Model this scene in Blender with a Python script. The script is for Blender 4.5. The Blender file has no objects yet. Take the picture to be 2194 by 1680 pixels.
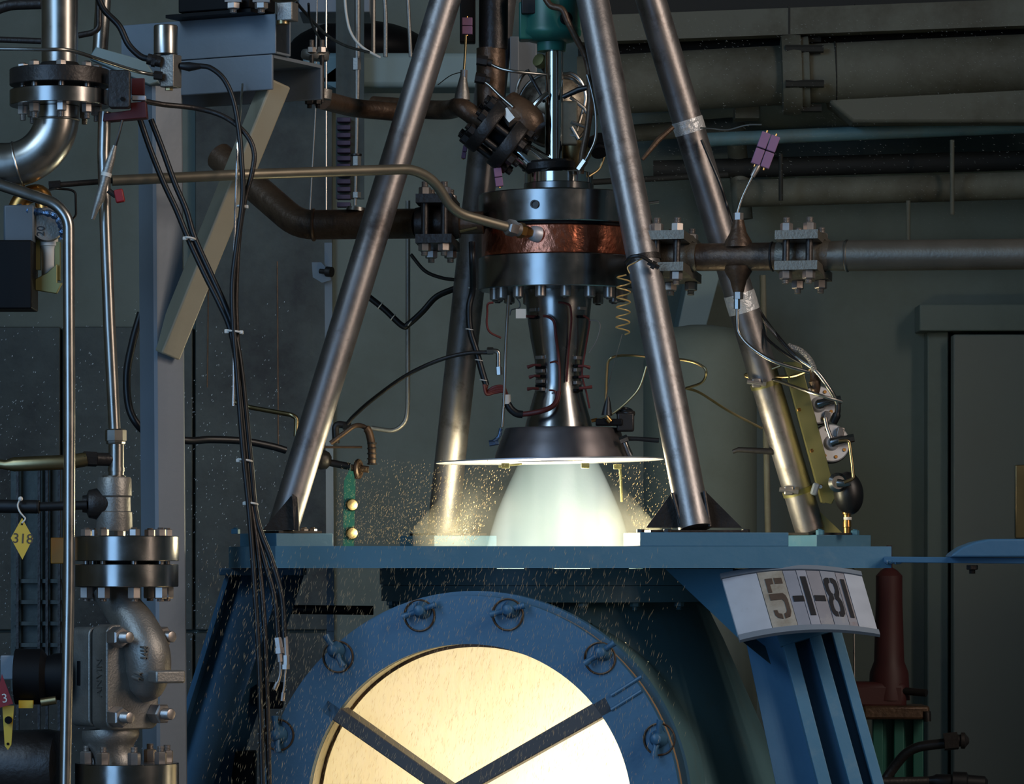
import bpy, math, random
from mathutils import Vector, Matrix, Quaternion
random.seed(7)
V = Vector
scene = bpy.context.scene
COL = scene.collection

# ---------------------------------------------------------------- camera, world, lights, exposure
F, D, CX, H, ZC = 8400.0, 12.6, 1097.0, 1210.0, 1.6
cam_d = bpy.data.cameras.new('camera'); cam = bpy.data.objects.new('camera', cam_d); COL.objects.link(cam)
cam.location = (0, -D, ZC); cam.rotation_euler = (math.pi/2, 0, 0)
cam_d.sensor_width = 36; cam_d.lens = F/2194*36; cam_d.shift_y = (H-840)/2194
cam_d.clip_end = 60
scene.camera = cam
scene.view_settings.view_transform = 'Standard'; scene.view_settings.look = 'None'
scene.view_settings.gamma = 1; scene.view_settings.use_curve_mapping = False
scene.view_settings.exposure = -0.15

w = bpy.data.worlds.new('world'); scene.world = w; w.use_nodes = True
w.node_tree.nodes['Background'].inputs[0].default_value = (0.30, 0.40, 0.42, 1)
w.node_tree.nodes['Background'].inputs[1].default_value = 0.10

def area(name, loc, target, sx, sy, power, col):
    l = bpy.data.lights.new(name, 'AREA'); l.shape = 'RECTANGLE'; l.size = sx; l.size_y = sy
    l.energy = power; l.color = col
    o = bpy.data.objects.new(name, l); COL.objects.link(o); o.location = loc
    o.rotation_euler = (V(target)-V(loc)).to_track_quat('-Z', 'Y').to_euler()
    return o
def az(deg, dist, z): a = math.radians(deg); return (0.15+dist*math.sin(a), -dist*math.cos(a), z)
area('daylight_door', az(-31, 9, 2.8), (0, 0, 1.9), 3.2, 5.0, 190, (0.30, 0.58, 1.0))
area('sky_light', (-5.6, -6.2, 6.4), (0.0, 0, 1.6), 3.4, 3.0, 240, (0.50, 0.74, 1.0))
area('roof_lamp', (5.8, -5.4, 6.0), (0.2, 0, 1.6), 2.6, 2.4, 240, (1.0, 0.88, 0.78))
for i, (a_, p_) in enumerate(((43, 40), (48, 40), (73, 36), (79, 36))):
    area('flood_lamp', az(a_, 7.5, 3.6), (0.1, 0, 2.0), 0.16, 3.0, p_, (1.0, 0.78, 0.62))

# ---------------------------------------------------------------- pixel -> world
def sc(Y=0.0): return (D+Y)/F
def P(px, py, Y=0.0):
    s = sc(Y); return V(((px-CX)*s, Y, ZC-(py-H)*s))
def Q(*pts): return [P(*p) for p in pts]

# ---------------------------------------------------------------- mesh builder
class MB:
    def __init__(s): s.v = []; s.f = []
    def add(s, vs, fs):
        o = len(s.v); s.v += [V(x) for x in vs]; s.f += [[i+o for i in f] for f in fs]; return s
    def tube(s, pts, r, n=12, cap=True):
        pts = [V(p) for p in pts]; m = len(pts)
        rr = r if isinstance(r, (list, tuple)) else [r]*m
        t = []
        for i in range(m):
            a = pts[max(i-1, 0)]; b = pts[min(i+1, m-1)]; d = b-a
            t.append(d.normalized() if d.length > 1e-9 else V((0, 0, 1)))
        u = t[0].orthogonal().normalized(); vs = []
        for i in range(m):
            if i:
                u = t[i-1].rotation_difference(t[i]) @ u
                u = (u-t[i]*u.dot(t[i])).normalized()
            w_ = t[i].cross(u)
            for k in range(n):
                a = 2*math.pi*k/n
                vs.append(pts[i]+(u*math.cos(a)+w_*math.sin(a))*rr[i])
        fs = []
        for i in range(m-1):
            for k in range(n):
                k2 = (k+1) % n
                fs.append([i*n+k, i*n+k2, (i+1)*n+k2, (i+1)*n+k])
        if cap: fs.append(list(range(n))[::-1]); fs.append([(m-1)*n+k for k in range(n)])
        return s.add(vs, fs)
    def cyl(s, a, b, r, r2=None, n=20): return s.tube([a, b], [r, r if r2 is None else r2], n)
    def lathe(s, o, axis, prof, n=48, cap=True):
        o = V(o); ax = V(axis).normalized()
        u = ax.orthogonal().normalized(); w_ = ax.cross(u); vs = []; fs = []
        for (h, r) in prof:
            for k in range(n):
                a = 2*math.pi*k/n
                vs.append(o+ax*h+(u*math.cos(a)+w_*math.sin(a))*r)
        m = len(prof)
        for i in range(m-1):
            for k in range(n):
                k2 = (k+1) % n
                fs.append([i*n+k, i*n+k2, (i+1)*n+k2, (i+1)*n+k])
        if cap: fs.append(list(range(n))[::-1]); fs.append([(m-1)*n+k for k in range(n)])
        return s.add(vs, fs)
    def ring(s, o, axis, ri, ro, h, n=64):
        return s.lathe(o, axis, [(0, ri), (0, ro), (h, ro), (h, ri), (0, ri)], n, False)
    def box(s, c, size, R=None):
        c = V(c); vs = []
        for x in (-.5, .5):
            for y in (-.5, .5):
                for z in (-.5, .5):
                    p = V((x*size[0], y*size[1], z*size[2]))
                    vs.append(c+(R @ p if R else p))
        return s.add(vs, [[0, 1, 3, 2], [4, 6, 7, 5], [0, 4, 5, 1], [2, 3, 7, 6], [0, 2, 6, 4], [1, 5, 7, 3]])
    def bar(s, a, b, w, h, side=(1, 0, 0)):
        a = V(a); b = V(b); t = (b-a).normalized(); sd = V(side); sd = (sd-t*sd.dot(t)).normalized(); up = t.cross(sd)
        vs = [p+sd*(i*w/2)+up*(j*h/2) for p in (a, b) for i, j in ((-1, -1), (1, -1), (1, 1), (-1, 1))]
        return s.add(vs, [[3, 2, 1, 0], [4, 5, 6, 7], [0, 1, 5, 4], [1, 2, 6, 5], [2, 3, 7, 6], [3, 0, 4, 7]])
    def prism(s, poly, vec):
        poly = [V(p) for p in poly]; n = len(poly); vec = V(vec)
        return s.add(poly+[p+vec for p in poly], [list(range(n))[::-1], [n+i for i in range(n)]] +
                     [[i, (i+1) % n, n+(i+1) % n, n+i] for i in range(n)])
    def torus(s, c, axis, R, r, n=28, m=8, a0=0, a1=2*math.pi):
        ax = V(axis).normalized(); u = ax.orthogonal().normalized(); w_ = ax.cross(u)
        pts = [V(c)+(u*math.cos(a0+(a1-a0)*k/n)+w_*math.sin(a0+(a1-a0)*k/n))*R for k in range(n+1)]
        return s.tube(pts, r, m)
    def ell(s, c, rx, ry, rz, n=20, m=12, R=None):
        c = V(c); vs = []; fs = []
        for i in range(m+1):
            th = math.pi*i/m
            for k in range(n):
                a = 2*math.pi*k/n
                p = V((rx*math.sin(th)*math.cos(a), ry*math.sin(th)*math.sin(a), rz*math.cos(th)))
                vs.append(c+(R @ p if R else p))
        for i in range(m):
            for k in range(n): fs.append([i*n+k, (i+1)*n+k, (i+1)*n+(k+1) % n, i*n+(k+1) % n])
        return s.add(vs, fs)

def fillet(pts, rad, seg=7):
    pts = [V(p) for p in pts]; out = [pts[0]]
    for i in range(1, len(pts)-1):
        a, p, b = pts[i-1], pts[i], pts[i+1]
        d1 = (a-p); d2 = (b-p); k = min(rad, d1.length*.48, d2.length*.48)
        p1 = p+d1.normalized()*k; p2 = p+d2.normalized()*k
        for j in range(seg+1):
            t = j/seg; out.append(p1*(1-t)**2+p*2*t*(1-t)+p2*t*t)
    out.append(pts[-1]); return out
def smooth(pts, seg=8):
    pts = [V(p) for p in pts]; e = [pts[0]*2-pts[1]]+pts+[pts[-1]*2-pts[-2]]; out = []
    for i in range(1, len(e)-2):
        a, b, c, d = e[i-1:i+3]
        for j in range(seg):
            t = j/seg
            out.append(.5*((2*b)+(c-a)*t+(2*a-5*b+4*c-d)*t*t+(3*b-a-3*c+d)*t**3))
    out.append(pts[-1]); return out

def mesh_of(name, vs, fs, m, ang=38):
    me = bpy.data.meshes.new(name); me.from_pydata([tuple(x) for x in vs], [], fs)
    me.validate(); me.update()
    import bmesh
    bm = bmesh.new(); bm.from_mesh(me); bmesh.ops.recalc_face_normals(bm, faces=bm.faces); bm.to_mesh(me); bm.free()
    me.polygons.foreach_set('use_smooth', [True]*len(me.polygons))
    me.set_sharp_from_angle(angle=math.radians(ang))
    if m: me.materials.append(m)
    return me
ROOT = {}
def loc0(o): return ROOT.get(o.name, V((0, 0, 0)))
def bev(o, w_, seg=2):
    if w_:
        b = o.modifiers.new('bevel', 'BEVEL'); b.width = w_; b.segments = seg; b.limit_method = 'ANGLE'; b.angle_limit = math.radians(40)
def thing(name, label, cat, loc, group=None, kind=None):
    o = bpy.data.objects.new(name, None); COL.objects.link(o); o.location = V(loc); o.empty_display_size = .05
    o['label'] = label; o['category'] = cat
    if group: o['group'] = group
    if kind: o['kind'] = kind
    ROOT[o.name] = V(loc); return o
def part(name, mb, m, par, label=None, bevel=0, kind=None):
    L = loc0(par)
    o = bpy.data.objects.new(name, mesh_of(name, [p-L for p in mb.v], mb.f, m)); COL.objects.link(o)
    o.parent = par; ROOT[o.name] = L
    if label: o['label'] = label
    if kind: o['kind'] = kind
    bev(o, bevel); return o
def solo(name, mb, m, label, cat, group=None, bevel=0, kind=None):
    lo = [min(p[i] for p in mb.v) for i in range(3)]; hi = [max(p[i] for p in mb.v) for i in range(3)]
    L = V(((lo[0]+hi[0])/2, (lo[1]+hi[1])/2, lo[2]))
    o = bpy.data.objects.new(name, mesh_of(name, [p-L for p in mb.v], mb.f, m)); COL.objects.link(o); o.location = L
    ROOT[o.name] = L
    if label: o['label'] = label
    if cat: o['category'] = cat
    if group: o['group'] = group
    if kind: o['kind'] = kind
    bev(o, bevel); return o
BOLT = {}
def bolt(par, p, axis, r, h, m, stud=0.0, sr=None, name='bolt', n=6):
    """hex nut on a threaded stud, seated at p, pointing along axis"""
    key = (round(r, 4), round(h, 4), round(stud, 4), m.name, n)
    if key not in BOLT:
        b = MB(); sr = sr or r*.56
        b.lathe((0, 0, 0), (0, 0, 1), [(0, r*.93), (h*.06, r), (h*.9, r), (h, r*.86)], n)
        if stud:
            pr = [(h*.9, sr)]; k = max(3, int(stud/(sr*.34)))
            for i in range(k):
                z0 = h+stud*i/k; pr += [(z0, sr*.86), (z0+stud*.5/k, sr)]
            pr += [(h+stud*.97, sr*.9), (h+stud, sr*.75)]
            b.lathe((0, 0, 0), (0, 0, 1), pr, 12)
        BOLT[key] = mesh_of('bolt', b.v, b.f, m, 30)
    o = bpy.data.objects.new(name, BOLT[key]); COL.objects.link(o); o.parent = par
    o.location = V(p)-loc0(par); q = V((0, 0, 1)).rotation_difference(V(axis).normalized())
    o.rotation_mode = 'QUATERNION'; o.rotation_quaternion = q @ Quaternion((0, 0, 1), random.uniform(0, 1.05))
    return o
def text(par, name, s, c, size, xdir, ydir, m, depth=.002, label=None):
    cu = bpy.data.curves.new(name, 'FONT'); cu.body = s; cu.size = size; cu.extrude = depth; cu.align_x = 'CENTER'; cu.align_y = 'CENTER'
    t_ = bpy.data.objects.new(name, cu); COL.objects.link(t_); bpy.context.view_layer.update()
    me = bpy.data.meshes.new_from_object(t_.evaluated_get(bpy.context.evaluated_depsgraph_get())); bpy.data.objects.remove(t_)
    me.materials.clear(); me.materials.append(m); o = bpy.data.objects.new(name, me); COL.objects.link(o); o.parent = par
    x = V(xdir).normalized(); z = x.cross(V(ydir)).normalized(); y = z.cross(x)
    o.matrix_local = Matrix.Translation(V(c)-loc0(par)) @ Matrix((x, y, z)).transposed().to_4x4()
    if label: o['label'] = label
    return o

# ---------------------------------------------------------------- materials
def lin(c):
    c = c/255; return c/12.92 if c <= .04045 else ((c+.055)/1.055)**2.4
def mat(name, rgb, metal=0.0, rough=.5, var=.18, scale=9, bump=0.0, bscale=60, dirt=None, damt=.45, dscale=5, spec=.5):
    m = bpy.data.materials.new(name); m.use_nodes = True; nt = m.node_tree; N = nt.nodes; L = nt.links
    b = N['Principled BSDF']; b.inputs['Metallic'].default_value = metal; b.inputs['Specular IOR Level'].default_value = spec
    tc = N.new('ShaderNodeTexCoord')
    no = N.new('ShaderNodeTexNoise'); no.inputs['Scale'].default_value = scale; no.inputs['Detail'].default_value = 6
    L.new(tc.outputs['Object'], no.inputs['Vector'])
    c = [lin(x) for x in rgb]
    mx = N.new('ShaderNodeMix'); mx.data_type = 'RGBA'
    mx.inputs['A'].default_value = [x*(1-var) for x in c]+[1]; mx.inputs['B'].default_value = [min(1, x*(1+var)) for x in c]+[1]
    L.new(no.outputs['Fac'], mx.inputs['Factor']); out = mx.outputs['Result']
    if dirt:
        n2 = N.new('ShaderNodeTexNoise'); n2.inputs['Scale'].default_value = dscale; n2.inputs['Detail'].default_value = 8; n2.inputs['Roughness'].default_value = .7
        L.new(tc.outputs['Object'], n2.inputs['Vector'])
        rp = N.new('ShaderNodeMapRange'); rp.inputs['From Min'].default_value = 1-damt-.1; rp.inputs['From Max'].default_value = 1-damt+.15
        L.new(n2.outputs['Fac'], rp.inputs['Value'])
        m2 = N.new('ShaderNodeMix'); m2.data_type = 'RGBA'; m2.inputs['B'].default_value = [lin(x) for x in dirt]+[1]
        L.new(out, m2.inputs['A']); L.new(rp.outputs['Result'], m2.inputs['Factor']); out = m2.outputs['Result']
    L.new(out, b.inputs['Base Color'])
    rr = N.new('ShaderNodeMapRange'); rr.inputs['To Min'].default_value = max(.03, rough-.1); rr.inputs['To Max'].default_value = min(1, rough+.1)
    L.new(no.outputs['Fac'], rr.inputs['Value']); L.new(rr.outputs['Result'], b.inputs['Roughness'])
    if bump:
        n3 = N.new('ShaderNodeTexNoise'); n3.inputs['Scale'].default_value = bscale; n3.inputs['Detail'].default_value = 4
        L.new(tc.outputs['Object'], n3.inputs['Vector'])
        bp = N.new('ShaderNodeBump'); bp.inputs['Strength'].default_value = bump; bp.inputs['Distance'].default_value = .01
        L.new(n3.outputs['Fac'], bp.inputs['Height']); L.new(bp.outputs['Normal'], b.inputs['Normal'])
    return m
M = dict(
    leg=mat('bare_steel_tube', (150, 144, 142), .85, .42, .25, 14, .05, 90, (70, 58, 52), .36, 9),
    steel=mat('machined_steel', (150, 148, 146), 1, .24, .1, 20),
    chrome=mat('polished_steel', (215, 215, 212), 1, .1, .04, 10),
    stain=mat('stainless_tube', (170, 165, 158), 1, .3, .12, 16),
    gold=mat('brass_tinted_tube', (170, 150, 110), 1, .32, .12, 16),
    cast=mat('cast_steel', (146, 142, 136), .75, .47, .15, 20, .13, 160),
    dark=mat('dark_steel', (62, 58, 56), .7, .42, .3, 14, .15, 80),
    black=mat('black_rubber', (20, 20, 22), 0, .42, .2, 12),
    blackm=mat('black_paint', (14, 14, 16), 0, .55, .2, 12, spec=.15),
    rust=mat('rusty_pipe', (98, 76, 58), .4, .42, .35, 12, .2, 60, (45, 32, 26), .45, 7),
    copper=mat('copper_foil', (200, 120, 92), 1, .3, .25, 12, .5, 26),
    blue=mat('blue_paint', (68, 112, 136), 0, .45, .08, 6, .08, 40, (96, 124, 138), .34, 9),
    blued=mat('blue_enamel', (58, 98, 128), 0, .42, .1, 6, .08, 40),
    teal=mat('teal_paint', (84, 118, 126), 0, .45, .12, 5, .1, 14, (92, 104, 100), .4, 4),
    slate=mat('grey_blue_paint', (116, 124, 132), 0, .45, .07, 8, .05, 60),
    nut=mat('zinc_nut', (175, 165, 158), .85, .38, .12, 40),
    green=mat('green_paint', (36, 96, 84), 0, .38, .1, 7),
    olive=mat('olive_zinc', (138, 132, 86), .6, .42, .12, 12),
    yellow=mat('yellow_enamel', (214, 176, 52), 0, .45, .08, 10),
    red=mat('red_paint', (140, 22, 26), 0, .5, .15, 10),
    redp=mat('dull_red_paint', (64, 24, 23), 0, .6, .25, 8),
    white=mat('white_plastic', (215, 210, 200), 0, .5, .05, 8),
    pink=mat('pink_plastic', (134, 98, 130), 0, .6, .15, 14),
    alu=mat('aluminium_sheet', (190, 190, 196), .55, .45, .1, 12, 0, 40, (140, 120, 104), .3, 12),
    ink=mat('black_ink', (30, 28, 30), 0, .6, .3, 30),
    inkw=mat('worn_brown_ink', (78, 62, 50), 0, .6, .4, 30),
    wall=mat('greenish_concrete', (100, 111, 105), 0, .75, .14, 1.2, .12, 18, (84, 92, 82), .42, .9),
    walld=mat('dark_sheet_and_shade', (70, 78, 74), 0, .6, .35, 2, .25, 30, (36, 40, 40), .5, 2),  # dark sheet metal; on the left wall its darkness stands in for shade
    bgpipe=mat('beige_lagging', (94, 95, 84), 0, .7, .18, 3, .1, 20, (66, 62, 48), .42, 2),
    bgpale=mat('pale_duct', (120, 140, 142), 0, .6, .1, 3),
    bgdark=mat('dark_grime', (34, 34, 30), 0, .75, .4, 3, .2, 30),
    wire=mat('wire_wrap', (96, 34, 28), 0, .5, .3, 40),
    brass=mat('brass', (190, 140, 80), 1, .32, .15, 20),
    cream=mat('cream_liner', (226, 216, 188), 0, .6, .05, 6),
    gasket=mat('brown_gasket', (150, 122, 92), 0, .7, .2, 12),
    floor=mat('wet_concrete', (70, 72, 68), 0, .5, .2, 2),
    orange=mat('orange_paint', (170, 110, 30), 0, .5, .2, 10),
    redd=mat('dark_red_paint', (74, 14, 16), 0, .5, .15, 10),
    spoke=mat('backlit_dark_paint', (74, 72, 72), 0, .55, .2, 9),  # dark of the backlit spokes put into the paint colour
    brace=mat('warm_lit_tan', (158, 150, 128), 0, .5, .08, 12, .05, 60),  # tan mixes dirt and warm light into the brace colour
    feed=mat('dull_feed_steel', (104, 98, 88), .6, .42, .15, 12, .08, 80),
    motor=mat('grey_motor_paint', (84, 92, 98), .2, .5, .12, 20),
    goldw=mat('golden_wire', (206, 164, 96), .3, .4, .1, 30),
    foil=mat('blue_foil', (92, 116, 146), .8, .3, .3, 40, .8, 50),
)
# ---------------------------------------------------------------- room shell
def structure(name, mb, m, bevel=0): return solo(name, mb, m, None, None, None, bevel, 'structure')
structure('floor', MB().box((0, -4, -.05), (14, 20, .1)), M['floor'])
wb = structure('wall_back', MB().box((0, 3.75, 2.5), (14, .3, 5)), M['wall'])
structure('wall_left', MB().box((-4.6, 0, 2.5), (.2, 8, 5)), M['wall'])
structure('wall_right', MB().box((4.2, 0.8, 2.5), (.2, 6.5, 5)), M['wall'])
structure('ceiling', MB().box((0, 2.3, 5.1), (14, 3.2, .2)), M['walld'])
# doorway at the right of the back wall: lintel, jamb and leaf stand proud of the wall
a = P(1965, 655, 3.5); b = P(2400, 712, 3.5)
structure('trim_1', MB().box(((a.x+b.x)/2, 3.5, (a.z+b.z)/2), (b.x-a.x, .2, a.z-b.z)), M['wall'], .006)
a = P(1985, 712, 3.5); b = P(2030, 2200, 3.5)
structure('trim_2', MB().box(((a.x+b.x)/2, 3.53, a.z/2), (b.x-a.x, .14, a.z)), M['wall'], .006)
a = P(2034, 716, 3.5); b = P(2390, 2200, 3.5)
door = structure('door_1', MB().box(((a.x+b.x)/2, 3.4, a.z/2), (b.x-a.x, .1, a.z-.02)), mat('grey_door', (104, 110, 104), 0, .6, .08, 2), .006)
p = P(2188, 1075, 3.34); part('door_push_plate', MB().box(p, (.05, .012, .30)), M['gold'], door, 'tarnished brass push plate', .004)
# dark sheets added on the back wall's left side in place of shade
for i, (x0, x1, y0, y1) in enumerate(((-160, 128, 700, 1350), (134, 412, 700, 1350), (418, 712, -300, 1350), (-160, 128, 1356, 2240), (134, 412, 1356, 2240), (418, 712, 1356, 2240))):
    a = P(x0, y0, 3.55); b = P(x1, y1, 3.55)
    o = part('shade_sheet', MB().box(((a.x+b.x)/2, 3.575-.004*(i % 3), (a.z+b.z)/2), (b.x-a.x, .03, a.z-b.z)), M['walld'], wb, None, .004)

# ---------------------------------------------------------------- test stand deck
AX = V((0.15, 0.0, 0.0))
ZT, ZB = 1.6553, 1.590
poly = [V((-.7014, -.98, 0)), V((1.150, -.72, 0)), V((1.19, .95, 0)), V((-.90, .95, 0)), V((-.8815, -.40, 0))]
deck = thing('test_deck', 'blue painted steel deck carrying the four grey pipe legs', 'platform', (.15, 0, ZB))
N_ = 96; vs = []; fs = []
ang = sorted([2*math.pi*k/N_ for k in range(N_)]+[math.atan2((p-AX).y, (p-AX).x) % (2*math.pi) for p in poly])
def hitpoly(a):
    d = V((math.cos(a), math.sin(a), 0)); best = None
    for i in range(len(poly)):
        p, q = poly[i]-AX, poly[(i+1) % len(poly)]-AX; e = q-p; den = d.x*e.y-d.y*e.x
        if abs(den) < 1e-9: continue
        t = (p.x*e.y-p.y*e.x)/den; u = (p.x*d.y-p.y*d.x)/den
        if t > 0 and -1e-6 <= u <= 1+1e-6 and (best is None or t < best): best = t
    return d*best
for a_ in ang:
    o_ = hitpoly(a_); i_ = V((math.cos(a_), math.sin(a_), 0))*.40
    for q, z in ((i_, ZB), (i_, ZT), (o_, ZT), (o_, ZB)): vs.append(V((AX.x+q.x, AX.y+q.y, z)))
n = len(ang)
for i in range(n):
    j = (i+1) % n
    for k in range(4): fs.append([i*4+k, i*4+(k+1) % 4, j*4+(k+1) % 4, j*4+k])
mb = MB(); mb.add(vs, fs); part('deck_plate', mb, M['blue'], deck)
def rotz(deg): return Matrix.Rotation(math.radians(deg), 3, 'Z')
for (cx, cy, sx, sy, r_) in ((.5895, -.641, .455, .30, 8), (1.030, .353, .222, .222, 32), (-.7057, -.333, .211, .211, 36), (-.215, .60, .24, .24, 30)):
    part('mounting_pad', MB().box((cx, cy, ZT+.021), (sx, sy, .042), rotz(r_)), M['blue'], deck, None, .002)
# rings stacked under the deck
part('collar_ring', MB().ring((AX.x, AX.y, 1.536), (0, 0, 1), .40, .575, .0515, 80), M['teal'], deck)
part('collar_light_stop', MB().ring((AX.x, AX.y, 1.53), (0, 0, 1), .42, .565, .012, 80), M['blackm'], deck)  # dark ring added to stop light leaking between the collar rings
for k in range(14):
    a_ = 2*math.pi*(k+.2)/14; part('shim', MB().box((AX.x+.49*math.cos(a_), AX.y+.49*math.sin(a_), 1.5888), (.15, .075, .0026), rotz(math.degrees(a_))), M['teal'], deck)
part('collar_ring', MB().ring((AX.x, AX.y, 1.484), (0, 0, 1), .40, .57, .050, 80), M['teal'], deck)
for k in range(20):
    a_ = 2*math.pi*(k+.4)/20
    bolt(deck, (AX.x+.54*math.cos(a_), AX.y+.54*math.sin(a_), 1.484), (0, 0, -1), .016, .014, M['teal'], .01)
for pt in ((1372, 1130, -.66), (1598, 1131, -.60), (1430, 1131, -.72)):
    q = P(*pt); q.z = ZT+.042; bolt(deck, q, (0, 0, 1), .013, .011, M['dark'])
for (px, Y) in ((1757, .22), (1832, .32), (560, -.3), (505, -.2), (652, -.34), (670, -.3)):
    q = P(px, 1140, Y); q.z = ZT+.042; bolt(deck, q, (0, 0, 1), .014, .016, M['blue'] if px < 600 or px > 1700 else M['nut'], .004)
# right arm: flat bar with a round-ended plate and a bolt
arm = thing('deck_side_arm', 'flat blue bar reaching right from the deck with round-ended plate', 'bracket', P(1905, 1212, -.66))
mb = MB(); a = P(1896, 1199, -.70); b = P(2330, 1203, -.78); mb.bar(a, b, .16, .018, (0, 1, 0)); part('bar', mb, M['blued'], arm, None, .002)
pts = []
for (px, dy) in ((2036, 0), (2042, -8), (2062, -22), (2090, -33), (2120, -39), (2330, -40), (2330, 0)): pts.append(P(px, 1194+dy, -.86))
part('end_plate', MB().prism(pts, (0, .16, 0)), M['blued'], arm, None, .006)
bolt(arm, P(2083, 1211, -.78), (0, 0, -1), .018, .014, M['dark'], .012)
part('weld_bead', MB().tube([P(1897+i*3, 1203+2*math.sin(i*2.1), -.775) for i in range(12)], [.006+.003*(i % 2) for i in range(12)], 8), M['blued'], arm)

# ---------------------------------------------------------------- pipe legs
def leg(label, pb, Yb, pt, Yt, r):
    b = P(pb[0], pb[1], Yb); t = P(pt[0], pt[1], Yt); t = b+(t-b)*1.16
    b.z = max(b.z, ZT+.044)
    th = thing('thrust_strut', label, 'support leg', (b.x, b.y, ZT+.042), 'legs of the thrust frame')
    part('pipe', MB().tube([b, t], r, 40), M['leg'], th)
    return th, b, t
lf, b, t = leg('bare steel pipe leg on the small square blue pad, blue sheen along it', (606, 1133), -.35, (954, 0), -.15, .0485)
g = MB().prism([P(624, 1062, -.40), P(562, 1136, -.44), P(634, 1136, -.44)], (0, .010, 0)); part('gusset', g, M['dark'], lf)
g = MB().prism([P(626, 1058, -.42), P(637, 1066, -.42), P(640, 1137, -.46), P(630, 1137, -.46)], (0, .05, 0)); part('gusset', g, M['dark'], lf)
part('base_plate', MB().box((-.7057, -.333, ZT+.046), (.16, .16, .008), rotz(36)), M['dark'], lf)
ff, b, t = leg('bare steel pipe leg on the long blue pad in front of the engine', (1490, 1133), -.62, (1270, 0), -.16, .0515)
part('gusset', MB().prism([P(1440, 1054, -.62), P(1384, 1131, -.62), P(1466, 1131, -.62)], (0, .010, 0)), M['dark'], ff)
part('gusset', MB().prism([P(1509, 1050, -.60), P(1590, 1131, -.60), P(1516, 1131, -.60)], (0, .010, 0)), M['dark'], ff)
part('weld_bead', MB().tube([P(1441+i*2, 1056+i*7.4, -.635) for i in range(11)], .006, 8), M['dark'], ff)
part('weld_bead', MB().tube([P(1509+i*1.2, 1052+i*7.6, -.635) for i in range(11)], .006, 8), M['dark'], ff)
part('base_plate', MB().box((.56, -.61, ZT+.046), (.30, .14, .008), rotz(8)), M['dark'], ff)
rf, b, t = leg('bare steel pipe leg strapped with silver tape and gauge plate, beyond the front leg', (1735, 1135), .35, (1395, 0), .13, .0495)
part('gusset', MB().prism([P(1737, 1078, .33), P(1806, 1143, .33), P(1750, 1143, .33)], (0, .010, 0)), M['olive'], rf)
part('base_plate', MB().box((1.0, .353, ZT+.046), (.19, .19, .008), rotz(32)), M['dark'], rf)
def on_leg(b, t, py):   # point on leg axis at image row py
    lo, hi = 0.0, 1.0
    for _ in range(40):
        m_ = (lo+hi)/2; q = b+(t-b)*m_; y = H-(q.z-ZC)/sc(q.y)
        if y > py: lo = m_
        else: hi = m_
    return b+(t-b)*lo
dl = (t-b).normalized()
M['tape'] = mat('silver_tape', (222, 222, 222), .35, .35, .2, 30, .6, 60)
for y0, y1 in ((256, 284), (628, 668)):
    part('tape_band', MB().tube([on_leg(b, t, y0), on_leg(b, t, (y0+y1)/2), on_leg(b, t, y1)], [.0515, .0522, .0515], 40), M['tape'], rf, 'silver tape band')
for py in (822, 1052):
    q = on_leg(b, t, py); part('hose_clamp', MB().lathe(q-dl*.009, dl, [(0, .0505), (0, .0525), (.018, .0525), (.018, .0505)], 40, False), M['olive'], rf)
    s_ = q+V((-.035, -.05, 0)); part('clamp_screw', MB().cyl(s_+V((-.03, 0, .004)), s_+V((.025, 0, -.004)), .008, None, 12).lathe(s_+V((.02, 0, 0)), (1, 0, -.1), [(0, .013), (.012, .013)], 6), M['nut'], rf)
    part('clamp_housing', MB().box(s_+V((0, .004, 0)), (.03, .02, .03)), M['nut'], rf, None, .004)
q = on_leg(b, t, 968); part('peg', MB().tube([q+V((-.045, -.02, 0)), q+V((-.16, -.02, .006)), P(1570, 968, .30)], [.011, .009, .007], 12), M['dark'], rf)
rr_, b2, t2 = leg('dim steel pipe leg behind the flame and engine', (947, 1150), .62, (1072, 0), .31, .052)
part('base_plate', MB().box((-.215, .60, ZT+.046), (.19, .19, .008), rotz(30)), M['dark'], rr_)

# ---------------------------------------------------------------- deck support legs
sl = thing('deck_post', 'blue deck support of three slanted ribs under the date sign', 'support leg', P(1770, 1900, -.9))
def rib(x0, x1, x2, x3, Y0, Y1, dep):
    mb = MB(); dv = V((0, dep, 0))
    a, b_, c, d_ = P(x0, 1219, Y0), P(x1, 1219, Y0), P(x2, 1760, Y1), P(x3, 1760, Y1)
    mb.prism([a, b_, c, d_], dv); return mb
for (a_, b_, c_, d_) in ((1636, 1662, 1803, 1773), (1694, 1720, 1872, 1842), (1746, 1766, 1917, 1893)):
    part('rib', rib(a_, b_, c_, d_, -.62, -.86, .085), M['blue'], sl, None, .002)
part('web_plate', MB().prism([P(1566, 1219, -.545), P(1764, 1219, -.545), P(1903, 1760, -.785), P(1679, 1760, -.785)], (0, .012, 0)), M['blued'], sl)
part('top_gusset', MB().prism([P(1426, 1219, -.62), P(1570, 1219, -.70), P(1585, 1370, -.74), P(1652, 1424, -.74), P(1640, 1385, -.70)], (.0, .02, 0)), M['blue'], sl)
for i, (px, py) in enumerate(((1682, 1388), (1708, 1500), (1738, 1620))):
    part('weld_bead', MB().tube([P(px+12+k*2.3, py+k*8, -.55-.0012*(py-1219+k*8)*.4) for k in range(9)], [.006, .009, .008, .010, .008, .009, .007, .008, .005], 8), M['teal'], sl)
sl2 = thing('deck_post', 'broad slanted blue deck support behind the grey upright and cables', 'support leg', P(450, 1900, -.2))
part('face_plate', MB().prism([P(497, 1219, -.30), P(612, 1219, -.40), P(420, 1790, -.62), P(318, 1790, -.52)], (.06, .10, 0)), M['blued'], sl2, None, .003)
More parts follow.
